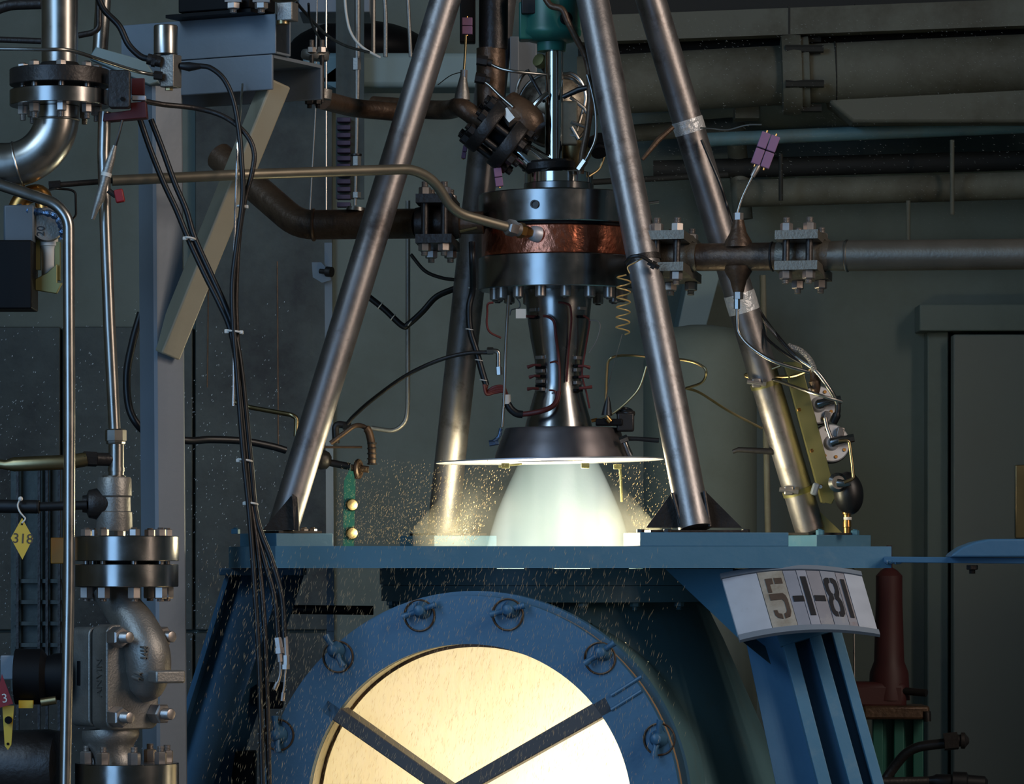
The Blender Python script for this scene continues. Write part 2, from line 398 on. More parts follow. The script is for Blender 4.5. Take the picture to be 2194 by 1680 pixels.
part('edge_plate', MB().prism([P(497, 1219, -.28), P(507, 1219, -.30), P(330, 1790, -.54), P(318, 1790, -.52)], (-.01, -.07, 0)), M['blued'], sl2)
part('top_plate', MB().box((-.78, -.30, 1.578), (.26, .24, .022)), M['blued'], sl2, None, .003)

# ---------------------------------------------------------------- pressure vessel with viewing window
tank = thing('flame_bucket_tank', 'conical teal steel tank with a round glowing viewing window', 'tank', (AX.x, AX.y, .3))
def zt(py, Y): return ZC-(py-H)*sc(Y)
YW = -14.0
nrm = V((-math.sin(math.radians(14)), -math.cos(math.radians(14)), 0))
FC = P(1003, 1740, -1.0); u_ = nrm.cross(V((0, 0, 1))).normalized()*-1; up_ = V((0, 0, 1))
if u_.x < 0: u_ = -u_
sF = sc(-1.0); RI, RO = 360*sF, 464*sF
def W(a, b, c=0.0): return FC+u_*a+up_*b+nrm*c     # in-plane right, up, out
shp = [(.02, .735)]+[(.02+(zt(1680, 0)-.02)*k/12, .735) for k in range(1, 13)]
shp += [(zt(1680, 0)+(zt(1370, 0)-zt(1680, 0))*k/8, .735-.205*k/8) for k in range(1, 9)]+[(zt(1330, 0), .50), (1.484, .47), (1.484, .41), (1.40, .41)]
smb = MB().lathe((AX.x, AX.y, 0), (0, 0, 1), shp, 160, False)
def inport(f):
    c = sum((smb.v[i] for i in f), V((0, 0, 0)))/len(f)-FC; k = c.dot(nrm); return (c-nrm*k).length < .578 and k > -.9
smb.f = [f for f in smb.f if not inport(f)]
part('shell', smb, M['teal'], tank)
part('neck', MB().ring(FC-nrm*.60, nrm, .585, .600, .57, 72), M['teal'], tank)
part('neck_liner', MB().ring(FC-nrm*.75, nrm, .560, .583, .62, 72), M['cream'], tank, 'cream liner')
part('liner_back', MB().lathe(FC-nrm*.77, nrm, [(0, .583), (.02, .583)], 72), M['cream'], tank, 'cream end wall')
# flange pair with gasket
part('rear_flange', MB().ring(FC-nrm*.115, nrm, RI+.02, RO+.013, .040, 96), M['blued'], tank)
part('gasket', MB().ring(FC-nrm*.076, nrm, RI+.02, RO-.004, .045, 96), M['gasket'], tank, 'brown gasket')
fl = part('front_flange', MB().ring(FC-nrm*.032, nrm, RI, RO, .032, 128), M['blued'], tank)
# window rim lip (inner bevel)
part('rim_lip', MB().ring(FC-nrm*.112, nrm, RI-.001, RI+.018, .080, 128), M['cream'], tank, 'cream inner rim')
part('pane_seal', MB().ring(FC-nrm*.113, nrm, RI-.011, RI+.02, .006, 128), M['rust'], tank, 'brown pane seal')
# spokes
HB = (-.055, 0.052)
def spoke(x1, y1, w_, wt):
    mb = MB(); a = V(HB); b = V((x1, y1)); d = (b-a).normalized(); n_ = V((-d.y, d.x))
    pl = [a+n_*w_/2, a-n_*w_/2, b-n_*wt/2, b+n_*wt/2]
    mb.prism([W(q.x, q.y, .0) for q in pl], -nrm*.085); return mb
sp = lambda px, py: ((px-1003)*sF/math.cos(math.radians(14)), -(py-1740)*sF)
for px, py, wd, wt in ((690, 1514, .040, .044), (1304, 1505, .042, .050), (950, 2112, .06, .06)):
    x, y = sp(px, py); part('spoke', spoke(x, y, wd, wt), M['spoke'], tank, None, .003)
part('spoke_hub', MB().prism([W(HB[0]+.062*math.cos(a_)*1.1, HB[1]-.02+.046*math.sin(a_), .001) for a_ in [k*math.pi/8 for k in range(16)]], -nrm*.085), M['spoke'], tank, None, .003)
pane_m = bpy.data.materials.new('wet_frosted_pane'); pane_m.use_nodes = True; nt = pane_m.node_tree
for n_ in list(nt.nodes):
    if n_.type == 'BSDF_PRINCIPLED': nt.nodes.remove(n_)
tr = nt.nodes.new('ShaderNodeBsdfTranslucent'); tr.inputs[0].default_value = (.93, .86, .66, 1)
gl = nt.nodes.new('ShaderNodeBsdfGlossy'); gl.inputs['Roughness'].default_value = .2
mxs = nt.nodes.new('ShaderNodeMixShader'); mxs.inputs[0].default_value = .03
tc = nt.nodes.new('ShaderNodeTexCoord'); mp = nt.nodes.new('ShaderNodeMapping'); mp.inputs['Scale'].default_value = (1.5, 1.5, .45)
no = nt.nodes.new('ShaderNodeTexNoise'); no.inputs['Scale'].default_value = 38; no.inputs['Detail'].default_value = 3
bp = nt.nodes.new('ShaderNodeBump'); bp.inputs['Strength'].default_value = .45; bp.inputs['Distance'].default_value = .012
n2 = nt.nodes.new('ShaderNodeTexNoise'); n2.inputs['Scale'].default_value = 3.2; n2.inputs['Detail'].default_value = 3
mr = nt.nodes.new('ShaderNodeMix'); mr.data_type = 'RGBA'; mr.inputs['A'].default_value = (.86, .81, .70, 1); mr.inputs['B'].default_value = (.98, .96, .90, 1)
L_ = nt.links
L_.new(tc.outputs['Object'], mp.inputs['Vector']); L_.new(mp.outputs[0], no.inputs['Vector']); L_.new(no.outputs['Fac'], bp.inputs['Height'])
L_.new(tc.outputs['Object'], n2.inputs['Vector']); L_.new(n2.outputs['Fac'], mr.inputs['Factor']); L_.new(mr.outputs['Result'], tr.inputs[0])
L_.new(bp.outputs[0], tr.inputs['Normal']); L_.new(bp.outputs[0], gl.inputs['Normal'])
L_.new(tr.outputs[0], mxs.inputs[1]); L_.new(gl.outputs[0], mxs.inputs[2])
L_.new(mxs.outputs[0], nt.nodes['Material Output'].inputs[0])
part('window_pane', MB().lathe(FC-nrm*.125, nrm, [(0, RI+.035), (.010, RI+.035)], 96), pane_m, tank, 'glowing wet window pane')
# hold-down wing nuts round the flange
for px, py, a_ in ((905, 1308, 200), (1095, 1306, 195), (718, 1394, 300), (1290, 1396, 215), (592, 1578, 95), (1408, 1578, 80)):
    x, y = sp(px, py); c = W(x, y, 0)
    wn = MB(); wn.lathe(c, nrm, [(0, .026), (.012, .026), (.03, .017), (.045, .015), (.05, .008)], 24)
    o = part('wing_nut', wn, M['blued'], tank)
    d = u_*math.cos(math.radians(a_))+up_*math.sin(math.radians(a_))
    wb_ = MB(); wb_.tube([c+nrm*.02+d*.012, c+nrm*.03+d*.035, c+nrm*.028+d*.056], [.011, .008, .011], 10)
    wb_.tube([c+nrm*.02-d*.012, c+nrm*.03-d*.03, c+nrm*.028-d*.05], [.011, .008, .011], 10)
    part('wing', wb_, M['blued'], o)
    part('washer_ring', MB().torus(c+d*.01-up_*.012+nrm*.004, nrm, .046, .003, 32, 8), M['rust'], tank, 'rust-edged washer ring')
for s_ in (1, -1):   # cast ribs on the flange in line with the right spoke
    x0, y0 = sp(1308, 1503+s_*15); x1, y1 = sp(1372, 1462+s_*15)
    part('cast_rib', MB().tube([W(x0, y0, .001), W(x1, y1, .001)], .006, 8), M['blued'], tank)
# the fire inside the vessel, seen as glow through the pane
def fire(name, loc, power, col, rad):
    l = bpy.data.lights.new(name, 'POINT'); l.energy = power; l.color = col; l.shadow_soft_size = rad
    o = bpy.data.objects.new(name, l); COL.objects.link(o); o.location = loc; return o
fire('vessel_fire', FC-nrm*.46+u_*.38-up_*.10, 12.5, (1.0, .975, .93), .10)

# ---------------------------------------------------------------- flame
flame_m = bpy.data.materials.new('burning_gas'); flame_m.use_nodes = True; nt = flame_m.node_tree; nt.nodes.clear()
out = nt.nodes.new('ShaderNodeOutputMaterial'); em = nt.nodes.new('ShaderNodeEmission'); L_ = nt.links
tc = nt.nodes.new('ShaderNodeTexCoord'); mp = nt.nodes.new('ShaderNodeMapping'); mp.inputs['Scale'].default_value = (11, 11, .9)
no = nt.nodes.new('ShaderNodeTexNoise'); no.inputs['Scale'].default_value = 1.0; no.inputs['Detail'].default_value = 2
rp = nt.nodes.new('ShaderNodeMapRange'); rp.inputs['From Min'].default_value = .3; rp.inputs['From Max'].default_value = .7; rp.inputs['To Min'].default_value = 1.5; rp.inputs['To Max'].default_value = 3.3
cm = nt.nodes.new('ShaderNodeMix'); cm.data_type = 'RGBA'; cm.inputs['A'].default_value = (.62, .98, .80, 1); cm.inputs['B'].default_value = (1, .98, .90, 1)
L_.new(tc.outputs['Object'], mp.inputs[0]); L_.new(mp.outputs[0], no.inputs['Vector']); L_.new(no.outputs['Fac'], rp.inputs['Value'])
L_.new(no.outputs['Fac'], cm.inputs['Factor']); L_.new(cm.outputs['Result'], em.inputs[0]); L_.new(rp.outputs[0], em.inputs[1]); L_.new(em.outputs[0], out.inputs['Volume'])
zf = lambda py: ZC-(py-H)*sc(0)
prof = [(zf(py), r*sc(0)) for py, r in ((1330, 190), (1250, 174), (1168, 153), (1140, 146), (1100, 134), (1066, 120), (1030, 104), (1005, 92), (991, 85))]
fmb = MB().lathe((P(1197, 1000, 0).x, 0, 0), (0, 0, 1), prof, 64)
flame = solo('exhaust_flame', fmb, flame_m, 'white and pale green exhaust flame roaring below the engine nozzle', 'flame')
for x_ in (-.31, .31): fire('flame_and_fill_light', (P(1197, 0, 0).x+x_, 0, ZT+.06), 5.5, (1.0, .84, .48), .06)  # fill lamps added beside the flame to light undersides gold
for py, pw in ((1030, 7), (1100, 11), (1160, 11)):
    fire('flame_and_fill_light', (P(1197, 0, 0).x, 0, zf(py)), pw, (1.0, .89, .60), .09)
# ---------------------------------------------------------------- rocket engine
EX = P(1197, 0, 0).x
def zc(py, R=0.0): return ZC-(py-H)*sc(-R)
s0 = sc(0)
eng = thing('rocket_engine', 'small rocket engine with bell nozzle, steel flanges and copper band', 'engine', (EX, 0, zc(985)))
RF = .2575
def disc(py0, py1, r, m, name, label=None, n=96, ch=.003):
    z0, z1 = zc(py1, r), zc(py0, r)
    return part(name, MB().lathe((EX, 0, 0), (0, 0, 1), [(z0, r-ch), (z0+ch, r), (z1-ch, r), (z1, r-ch)], n), m, eng, label)
disc(402, 471, RF, M['steel'], 'top_flange')
disc(470, 480, RF-.012, M['blackm'], 'gasket')
disc(479, 541, RF-.010, M['copper'], 'copper_band', 'crinkled copper band')
disc(540, 611, RF, M['steel'], 'lower_flange')
disc(364, 403, .110, M['chrome'], 'top_hub')
disc(386, 403, .1125, M['steel'], 'hub_ring')
q = V((EX-.078, -.2475, zc(437, RF))); part('port_hole', MB().lathe(q, V((-.3, -1, 0)), [(0, .014), (.006, .014), (.006, .010), (-.008, .009)], 24, True), M['dark'], eng)
for k in range(16):
    a_ = 2*math.pi*(k+.25)/16
    bolt(eng, (EX+.205*math.cos(a_), .205*math.sin(a_), zc(611, RF)+.002), (0, 0, -1), .0175, .034, M['nut'], .004, name='bolt', n=12)
ch = [(917, 72.5), (905, 70), (880, 63), (850, 54.5), (835, 50.5), (820, 49), (800, 49), (770, 52), (730, 60), (690, 66), (650, 70), (633, 71), (626, 74), (612, 74)]
part('combustion_chamber', MB().lathe((EX, 0, 0), (0, 0, 1), [(zc(py), r*s0) for py, r in ch], 64), M['steel'], eng)
part('nozzle_skirt', MB().lathe((EX+.012, 0, 0), (0, 0, 1), [(zc(984), 138*s0), (zc(984), 145*s0), (zc(975), 144*s0), (zc(950), 135*s0), (zc(930), 127*s0), (zc(922), 124.5*s0), (zc(918), 122*s0), (zc(917), 110*s0), (zc(916), 71*s0)], 72), mat('dull_nozzle_metal', (120, 112, 112), .8, .42, .2, 18), eng)
# strain-gauge clips along the chamber
for (px, pys) in ((1147, (667, 684, 768, 789, 797, 808, 819, 828, 836)), (1243, (664, 682, 769, 786, 795, 810, 822, 838))):
    for i, py in enumerate(pys):
        r_ = (66 if py < 700 else 51)*s0; dx = (px-1197)*s0
        if py > 760: dx = ((1160 if px < 1200 else 1235)-1197)*s0
        dx = max(-r_*.93, min(r_*.93, dx)); y = -math.sqrt(max(1e-5, r_*r_-dx*dx))
        nv = V((dx, y, 0)).normalized(); tv = V((-nv.y, nv.x, 0)); c = V((EX, 0, zc(py)))+V((dx, y, 0))+nv*.006
        part('sensor_clip', MB().box(c, (.032, .014, .008 if i % 2 else .011), Matrix((tv, nv, V((0, 0, 1)))).transposed()), (M['nut'] if i % 2 == 0 else M['blackm']), eng, None, .001)
for (x0, y0, x1) in ((1158, 783, 1130), (1156, 806, 1134), (1153, 833, 1130), (1240, 785, 1264), (1241, 808, 1262), (1242, 832, 1268), (1150, 679, 1112)):
    part('sensor_pin', MB().tube([P(x0, y0, -.075), P((x0+x1)/2, y0-1, -.085), P(x1, y0+random.randint(-4, 4), -.08)], [.005, .004, .006], 8), M['wire'], eng)
def ewire(name, pts, r, m, lab=None): return part(name, MB().tube(smooth(Q(*pts), 6), r, 8), m, eng, lab)
ewire('sensor_wire', [(1163, 677, -.12), (1175, 679, -.12), (1187, 690, -.12), (1191, 720, -.11), (1196, 760, -.09), (1199, 800, -.09), (1198, 840, -.09), (1193, 862, -.10), (1180, 876, -.115), (1160, 882, -.12), (1132, 884, -.10)], .0045, M['wire'])
ewire('sensor_wire', [(1196, 648, -.13), (1212, 650, -.13), (1222, 658, -.12), (1224, 690, -.11), (1219, 740, -.09), (1215, 800, -.08), (1214, 818, -.08)], .0035, M['wire'])
ewire('sensor_wire', [(1250, 676, -.10), (1262, 685, -.09), (1262, 700, -.085), (1254, 750, -.06), (1247, 800, -.055), (1256, 840, -.06), (1263, 875, -.06)], .0032, M['wire'])
ewire('sensor_wire', [(1178, 777, -.09), (1190, 775, -.09), (1197, 782, -.09)], .0032, M['wire'])
ewire('sensor_wire', [(1176, 836, -.09), (1188, 838, -.09), (1192, 850, -.09)], .0032, M['wire'])
ewire('lead_wire', [(1262, 686, -.09), (1280, 688, -.10), (1286, 700, -.10), (1278, 730, -.09), (1262, 756, -.07)], .0016, M['nut'])
# connector block at the throat and label tape
# wire loom down the left of the engine
loom = thing('wire_loom', 'thick dark wire loom hanging along the left side of the chamber', 'cable', P(1010, 620, -.10))
lp = smooth(Q((1011, 520, -.2), (1012, 560, -.22), (1013, 618, -.12), (1005, 660, -.11), (1008, 710, -.11), (1020, 750, -.11), (1034, 800, -.11), (1042, 826, -.11)), 8)
part('sleeve', MB().tube(lp, .0105, 12), M['black'], loom)
for k in range(6):
    o_ = k-2.5
    part('wire', MB().tube(smooth([P(1040+o_*1.6, 824, -.115+.006*o_), P(1042, 842-o_*1.2, -.12+.004*o_), P(1058, 836-o_*2.6, -.12), P(1078, 834-o_*2.2, -.12), P(1086+o_, 850, -.11)], 6), .0042, 8), M['wire'], loom, 'dark red wire')
part('tape_wrap', MB().tube(Q((1085, 846, -.11), (1086, 866, -.11)), .0135, 16), M['white'], loom, 'white tape wrap')
part('sleeve', MB().tube(smooth(Q((1086, 862, -.11), (1094, 876, -.11), (1107, 886, -.11), (1120, 888, -.11)), 6), .0125, 12), M['black'], loom)
part('sleeve', MB().tube(smooth(Q((1117, 888, -.11), (1134, 886, -.12), (1160, 881, -.13), (1182, 872, -.125), (1193, 858, -.115), (1197, 840, -.105)), 6), .0085, 12), M['wire'], loom)
for pt in ((1012, 618), (1006, 706), (1026, 772), (1036, 815)):
    part('tie', MB().torus(P(pt[0], pt[1], -.112), (0.15, 0, 1), .0115, .0018, 20, 6), M['white'], loom)
# heat-shield disc at the nozzle exit
sh = solo('splash_shield', MB().lathe((P(1178, 0, 0).x, .0, zc(989)), (-math.sin(.018), 0, 1), [(0, .15), (0, .366), (.004, .366), (.004, .15), (0, .15)], 96, False), M['alu'], 'thin flat round metal shield around the nozzle exit', 'shield')
for px, py in ((1083, 998), (1254, 998), (1323, 1000)):
    c = P(px, py, -.12 if px != 1323 else -.05); part('shield_tab', MB().box(c, (.026, .02, .016)), M['olive'], sh, None, .002)
part('shield_rod', MB().tube(Q((1068, 1000, -.1), (1118, 994, -.1)), .003, 8), M['olive'], sh)
part('shield_stay', MB().tube(Q((1328, 1004, -.05), (1330, 1018, -.05), (1332, 1075, -.02)), .004, 8), M['olive'], sh)
# pressure tubes by the chamber
tb = thing('pressure_tube', 'thin upright steel tube beside the chamber with elbow fitting', 'tube', P(1085, 930, -.12))
part('tube', MB().tube(smooth(Q((1090, 632, -.17), (1087, 680, -.15), (1083, 760, -.13), (1080, 850, -.12), (1076, 915, -.12)), 6), .005, 10), M['stain'], tb)
part('elbow_fitting', MB().tube(fillet(Q((1043, 752, -.13), (1068, 752, -.13), (1068, 796, -.13)), .012), .008, 10).cyl(P(1044, 752, -.13), P(1057, 752, -.13), .012, None, 6).cyl(P(1069, 786, -.13), P(1070, 803, -.13), .011, None, 6), M['stain'], tb)
part('spray_nozzle', MB().tube(fillet(Q((1073, 918, -.12), (1070, 935, -.12), (1055, 948, -.12)), .01), .006, 10).cyl(P(1068, 947, -.12), P(1048, 950, -.12), .010, None, 6), M['foil'], tb)
ld = solo('lead_wire', MB().tube(smooth(Q((1057, 648, -.17), (1045, 652, -.17), (1044, 670, -.16), (1043, 695, -.16), (1050, 712, -.16), (1073, 724, -.15)), 6), .0035, 8), M['wire'], 'dark red lead wire looping left of the upright thin tube', 'cable')
tg = thing('hanging_tag', 'small white square tag hung at the top left of the chamber', 'tag', P(1115, 682, -.16))
part('tag_plate', MB().box(P(1116, 672, -.17), (.032, .004, .03)), M['white'], tg); part('tag_cord', MB().tube(smooth(Q((1108, 640, -.17), (1114, 650, -.17), (1112, 660, -.17), (1096, 664, -.17), (1092, 676, -.17)), 5), .002, 6), M['black'], tg)
# gauge and igniter leads right of the nozzle
ig = thing('igniter_valve', 'dark little solenoid valve with brass tips beside the nozzle skirt', 'valve', P(1330, 940, -.1))
part('valve_body', MB().box(P(1340, 905, -.08), (.055, .05, .06)).cyl(P(1345, 880, -.08), P(1345, 892, -.08), .024, None, 16), M['dark'], ig, None, .006)
part('coil_cap', MB().torus(P(1335, 886, -.08), (.2, -.3, 1), .018, .007, 20, 8).torus(P(1343, 879, -.08), (.2, -.3, 1), .014, .006, 20, 8), M['black'], ig)
part('valve_foot', MB().box(P(1305, 905, -.09), (.085, .04, .022)), M['blackm'], ig, None, .004)
part('handle_rod', MB().tube(Q((1335, 940, -.12), (1362, 940, -.12), (1412, 944, -.12)), [.008, .007, .008], 10), M['black'], ig)
part('fitting', MB().cyl(P(1328, 945, -.13), P(1345, 938, -.13), .012, None, 6).tube(Q((1337, 944, -.12), (1344, 962, -.12), (1350, 975, -.11)), .010, 10), M['steel'], ig)
part('tip', MB().tube(Q((1267, 902, -.10), (1280, 899, -.10)), .006, 6).cyl(P(1302, 897, -.11), P(1308, 904, -.11), .010, None, 10), M['brass'], ig, 'brass tip')
part('lead', MB().tube(smooth(Q((1279, 900, -.1), (1310, 888, -.1), (1345, 860, -.1), (1370, 830, -.1), (1385, 785, -.1)), 6), .0032, 8), M['gold'], ig)
part('lead', MB().tube(smooth(Q((1306, 900, -.11), (1298, 885, -.11), (1298, 860, -.1), (1300, 800, -.1), (1303, 775, -.1), (1318, 764, -.1), (1350, 762, -.05), (1395, 766, -.02), (1470, 772, 0), (1505, 785, 0), (1513, 800, 0), (1503, 820, .05), (1470, 832, .1)), 6), .0045, 8), M['gold'], ig)
part('cone_boot', MB().tube(Q((1302, 850, -.1), (1302, 862, -.1), (1300, 890, -.1)), [.005, .010, .018], 12), M['black'], ig)
solo('sensor_tube', MB().tube(smooth(Q((1470, 832, .1), (1500, 842, .15), (1560, 880, .25), (1632, 918, .30)), 8), .0045, 8), M['gold'], 'thin tube running down right to the taped pipe leg', 'tube')
# coiled spring wire on the front leg
spr = thing('coiled_wire', 'springy coil of golden wire hanging off the front pipe leg', 'wire', P(1335, 720, -.48))
pts = []
for k in range(0, 141):
    t_ = k/140; a_ = t_*6.0*2*math.pi+1.2
    py = 588+t_*128; pts.append(P(1337-t_*3, py, -.50)+V((.021*math.cos(a_), .021*math.sin(a_), 0)))
part('coil', MB().tube(pts, .0024, 6), M['goldw'], spr)
part('coil_lead', MB().tube(smooth(Q((1349, 586, -.50), (1345, 572, -.50), (1362, 562, -.50), (1380, 552, -.50)), 6), .002, 6), M['goldw'], spr)
part('coil_tail', MB().tube(smooth(Q((1333, 716, -.5), (1328, 735, -.5), (1310, 800, -.3), (1299, 850, -.15)), 6), .0012, 6), M['nut'], spr)
cl = thing('wire_clamp', 'bolted band clamp gripping the front pipe leg', 'clamp', P(1390, 575, -.47))
qb = on_leg(P(1490, 1133, -.62), P(1270, 0, -.16), 557)
part('band', MB().lathe(qb-V((-.19, .18, .96)).normalized()*.009, V((-.19, .18, .96)), [(0, .053), (0, .0555), (.018, .0555), (.018, .053)], 40, False), M['dark'], cl)
part('clamp_bolt', MB().cyl(P(1388, 562, -.48), P(1412, 574, -.48), .0075, None, 6).cyl(P(1396, 566, -.48), P(1404, 570, -.48), .013, None, 6), M['dark'], cl)
part('wire_wrap', MB().tube(smooth(Q((1340, 562, -.49), (1352, 551, -.51), (1372, 549, -.52), (1396, 562, -.51)), 6), .006, 8), M['black'], cl)

# ---------------------------------------------------------------- thrust rod and actuator above the engine
rod = thing('thrust_rod', 'polished steel rod standing on the engine below the green actuator', 'rod', (P(1187, 0, -.02).x, -.02, zc(372)))
RX = P(1187, 0, -.02).x
part('rod_shaft', MB().lathe((RX, -.02, 0), (0, 0, 1), [(zc(352), .0295), (zc(100), .0295)], 48), M['chrome'], rod)
part('foot_disc', MB().lathe((RX-.016, -.03, zc(374)), (-.06, 0, 1), [(0, .062), (.012, .086), (.032, .088), (.040, .080)], 10), M['dark'], rod)
act = thing('actuator', 'green painted cylinder actuator above the polished rod', 'actuator', (RX-.006, -.02, zc(112)))
part('actuator_body', MB().lathe((RX-.008, -.02, 0), (0, 0, 1), [(zc(112), .045), (zc(94), .048), (zc(90), .075), (zc(78), .094), (zc(70), .096), (zc(64), .092), (zc(-40), .092)], 48), M['green'], act)
part('mount_block', MB().box((RX-.075, -.03, zc(50)), (.075, .08, .12)), M['green'], act, None, .006)
part('end_port', MB().cyl((RX+.036, -.108, zc(50)), (RX+.040, -.118, zc(50)), .020, None, 24), M['blackm'], act, 'black round port')
part('top_bracket', MB().box((RX-.055, -.06, zc(10)), (.10, .07, .085)), M['black'], act, None, .004)
solo('braided_hose', MB().tube(smooth(Q((1165, -10, -.14), (1180, 12, -.15), (1204, 20, -.16), (1216, 45, -.16), (1236, 85, -.15), (1252, 115, -.14), (1262, 155, -.13), (1264, 220, -.12), (1258, 280, -.12), (1248, 330, -.12), (1244, 372, -.11)), 8), .0105, 12), M['rust'], 'long dark hose draped past the green actuator and rod', 'hose')
solo('silver_tube', MB().tube(smooth(Q((1258, 160, -.15), (1268, 195, -.15), (1276, 240, -.15), (1276, 295, -.15), (1262, 330, -.15), (1248, 352, -.14)), 8), .005, 10).cyl(P(1254, 344, -.145), P(1240, 364, -.14), .012, None, 6), M['stain'], 'bent silver tube with hex fitting beside the long dark hose', 'tube')
solo('vent_elbow', MB().tube(Q((1270, 306, .02), (1284, 300, -.03), (1288, 318, -.08)), [.022, .024, .024], 20).cyl(P(1283, 322, -.082), P(1284, 328, -.09), .026, None, 20), M['blackm'], 'short black open-mouthed pipe beside the front leg', 'pipe')
solo('bent_wire', MB().tube(smooth(Q((1290, 318, -.05), (1296, 328, -.05), (1285, 360, -.05), (1262, 378, -.06)), 6), .004, 8), M['gold'], 'bent golden wire below the short black pipe', 'wire')

# tilted flanged injector inlet on the left of the rod
ax = V((-.80, -.12, .60)).normalized()
o0 = P(1150, 352, -.04)
inl = thing('inlet_joint', 'dark bolted flange pair tilted up left on a shiny cone neck', 'flange joint', o0)
dd = lambda px: px*s0
part('cone_neck', MB().lathe(o0, ax, [(-.02, .044), (.0, .044), (dd(62), .036), (dd(66), .034)], 40), M['chrome'], inl, 'shiny cone neck')
part('flange', MB().lathe(o0, ax, [(dd(60), .090), (dd(63), .094), (dd(86), .094), (dd(90), .090)], 56), M['dark'], inl)
part('hub', MB().lathe(o0, ax, [(dd(86), .05), (dd(124), .05)], 32), M['blackm'], inl)
part('flange', MB().lathe(o0, ax, [(dd(122), .090), (dd(125), .094), (dd(146), .094), (dd(150), .09)], 56), M['dark'], inl)
u1 = ax.orthogonal().normalized(); u2 = ax.cross(u1)
for k in range(8):
    a_ = 2*math.pi*(k+.3)/8; r_ = u1*math.cos(a_)*.074+u2*math.sin(a_)*.074
    bolt(inl, o0+ax*dd(60)+r_, -ax, .020, .022, M['dark'], .018)
    part('stud', MB().cyl(o0+ax*dd(84)+r_, o0+ax*dd(126)+r_, .010, None, 10), M['dark'], inl)
    bolt(inl, o0+ax*dd(149)+r_, ax, .020, .022, M['dark'], .012)
part('stub_pipe', MB().tube(fillet([o0+ax*dd(148), o0+ax*dd(205), P(960, 238, .1), P(800, 226, .26)], .09), .031, 24), M['rust'], inl, 'dark brown feed pipe')
part('valve_nose', MB().lathe(P(1128, 262, -.06), (.75, -.25, -.6), [(-.09, .055), (-.02, .062), (.03, .055), (.05, .036)], 32), M['rust'], inl)
part('bleed_cap', MB().cyl(P(1085, 240, -.10), P(1102, 262, -.12), .024, None, 6), M['nut'], inl)
# dished disc assembly behind the rod
dv = thing('dished_valve', 'pale dished disc valve with brown stains behind the polished rod', 'valve', P(1190, 320, .10))
part('dish', MB().lathe(P(1188, 236, .14), (0, -1, -.08), [(-.04, .115), (0, .122), (.02, .12), (.04, .10), (.06, .07), (.075, .03)], 48), mat('stained_dish', (170, 160, 142), .6, .4, .25, 10, .1, 30, (60, 40, 26), .5, 9), dv)
part('rim_ring', MB().torus(P(1188, 236, .12), (0, -1, -.08), .119, .007, 56, 10), M['stain'], dv)
part('stem', MB().tube(Q((1192, 172, .06), (1164, 128, .04)), [.018, .024], 14), M['rust'], dv)
part('knob', MB().lathe(P(1160, 133, .03), (-.5, -.6, .3), [(-.02, .014), (0, .024), (.018, .022), (.02, .01)], 20), M['olive'], dv)
part('cup', MB().lathe(P(1230, 335, .06), (0, 0, 1), [(-.04, .03), (0, .055), (.045, .062), (.045, .05), (0, .04)], 32, False), M['gold'], dv)
part('front_box', MB().box(P(1214, 265, .0), (.07, .06, .14)), M['bgpipe'], dv, None, .006)
for pp in (((1222, 208, -.02), (1252, 232, -.02), (1258, 243, -.02)), ((1210, 288, -.02), (1236, 290, -.03)), ((1226, 262, -.03), (1254, 272, -.03)), ((1225, 272, -.03), (1240, 298, -.03))):
    part('link_rod', MB().tube(Q(*pp), .006, 8), M['stain'], dv)
for i, pp in enumerate(([(1207, 160, .0), (1225, 158, .0), (1245, 175, .0), (1255, 210, .0), (1245, 250, .0), (1234, 285, .0)], [(1208, 166, .0), (1228, 170, .0), (1244, 185, -.02), (1262, 186, -.02)], [(1104, 225, .0), (1108, 190, .02), (1118, 165, .02), (1130, 152, .0)], [(1130, 150, -.03), (1146, 180, -.04), (1160, 205, -.05), (1166, 218, -.06)], [(1136, 245, -.06), (1146, 225, -.07), (1160, 210, -.07), (1172, 200, -.06)])):
    solo('loose_lead', MB().tube(smooth(Q(*pp), 6), .0055 if i != 4 else .009, 8), (M['stain'], M['stain'], M['stain'], M['black'], M['stain'])[i],
         ('silver lead arching over the dished valve right of the rod', 'short silver lead ending at the hose right of the rod', 'curved silver lead along the left rim of the dished valve', 'black lead crossing the dished valve left of the rod', 'thick braided silver lead beside the rod')[i], 'cable')
solo('reach_bracket', MB().tube(Q((1206, 208, -.05), (1240, 192, -.06), (1268, 186, -.08)), [.008, .010, .007], 10), M['black'], 'black clamp arm reaching right from the polished rod', 'bracket')
wp = thing('mounting_plate', 'pale grey upright plate behind the rod below the green actuator', 'bracket', P(1130, 240, .30))
part('plate', MB().box(P(1130, 160, .32), (.062, .02, .25)), M['slate'], wp, None, .003); part('side_plate', MB().box(P(1102, 165, .30), (.03, .06, .26)), M['slate'], wp, None, .003)
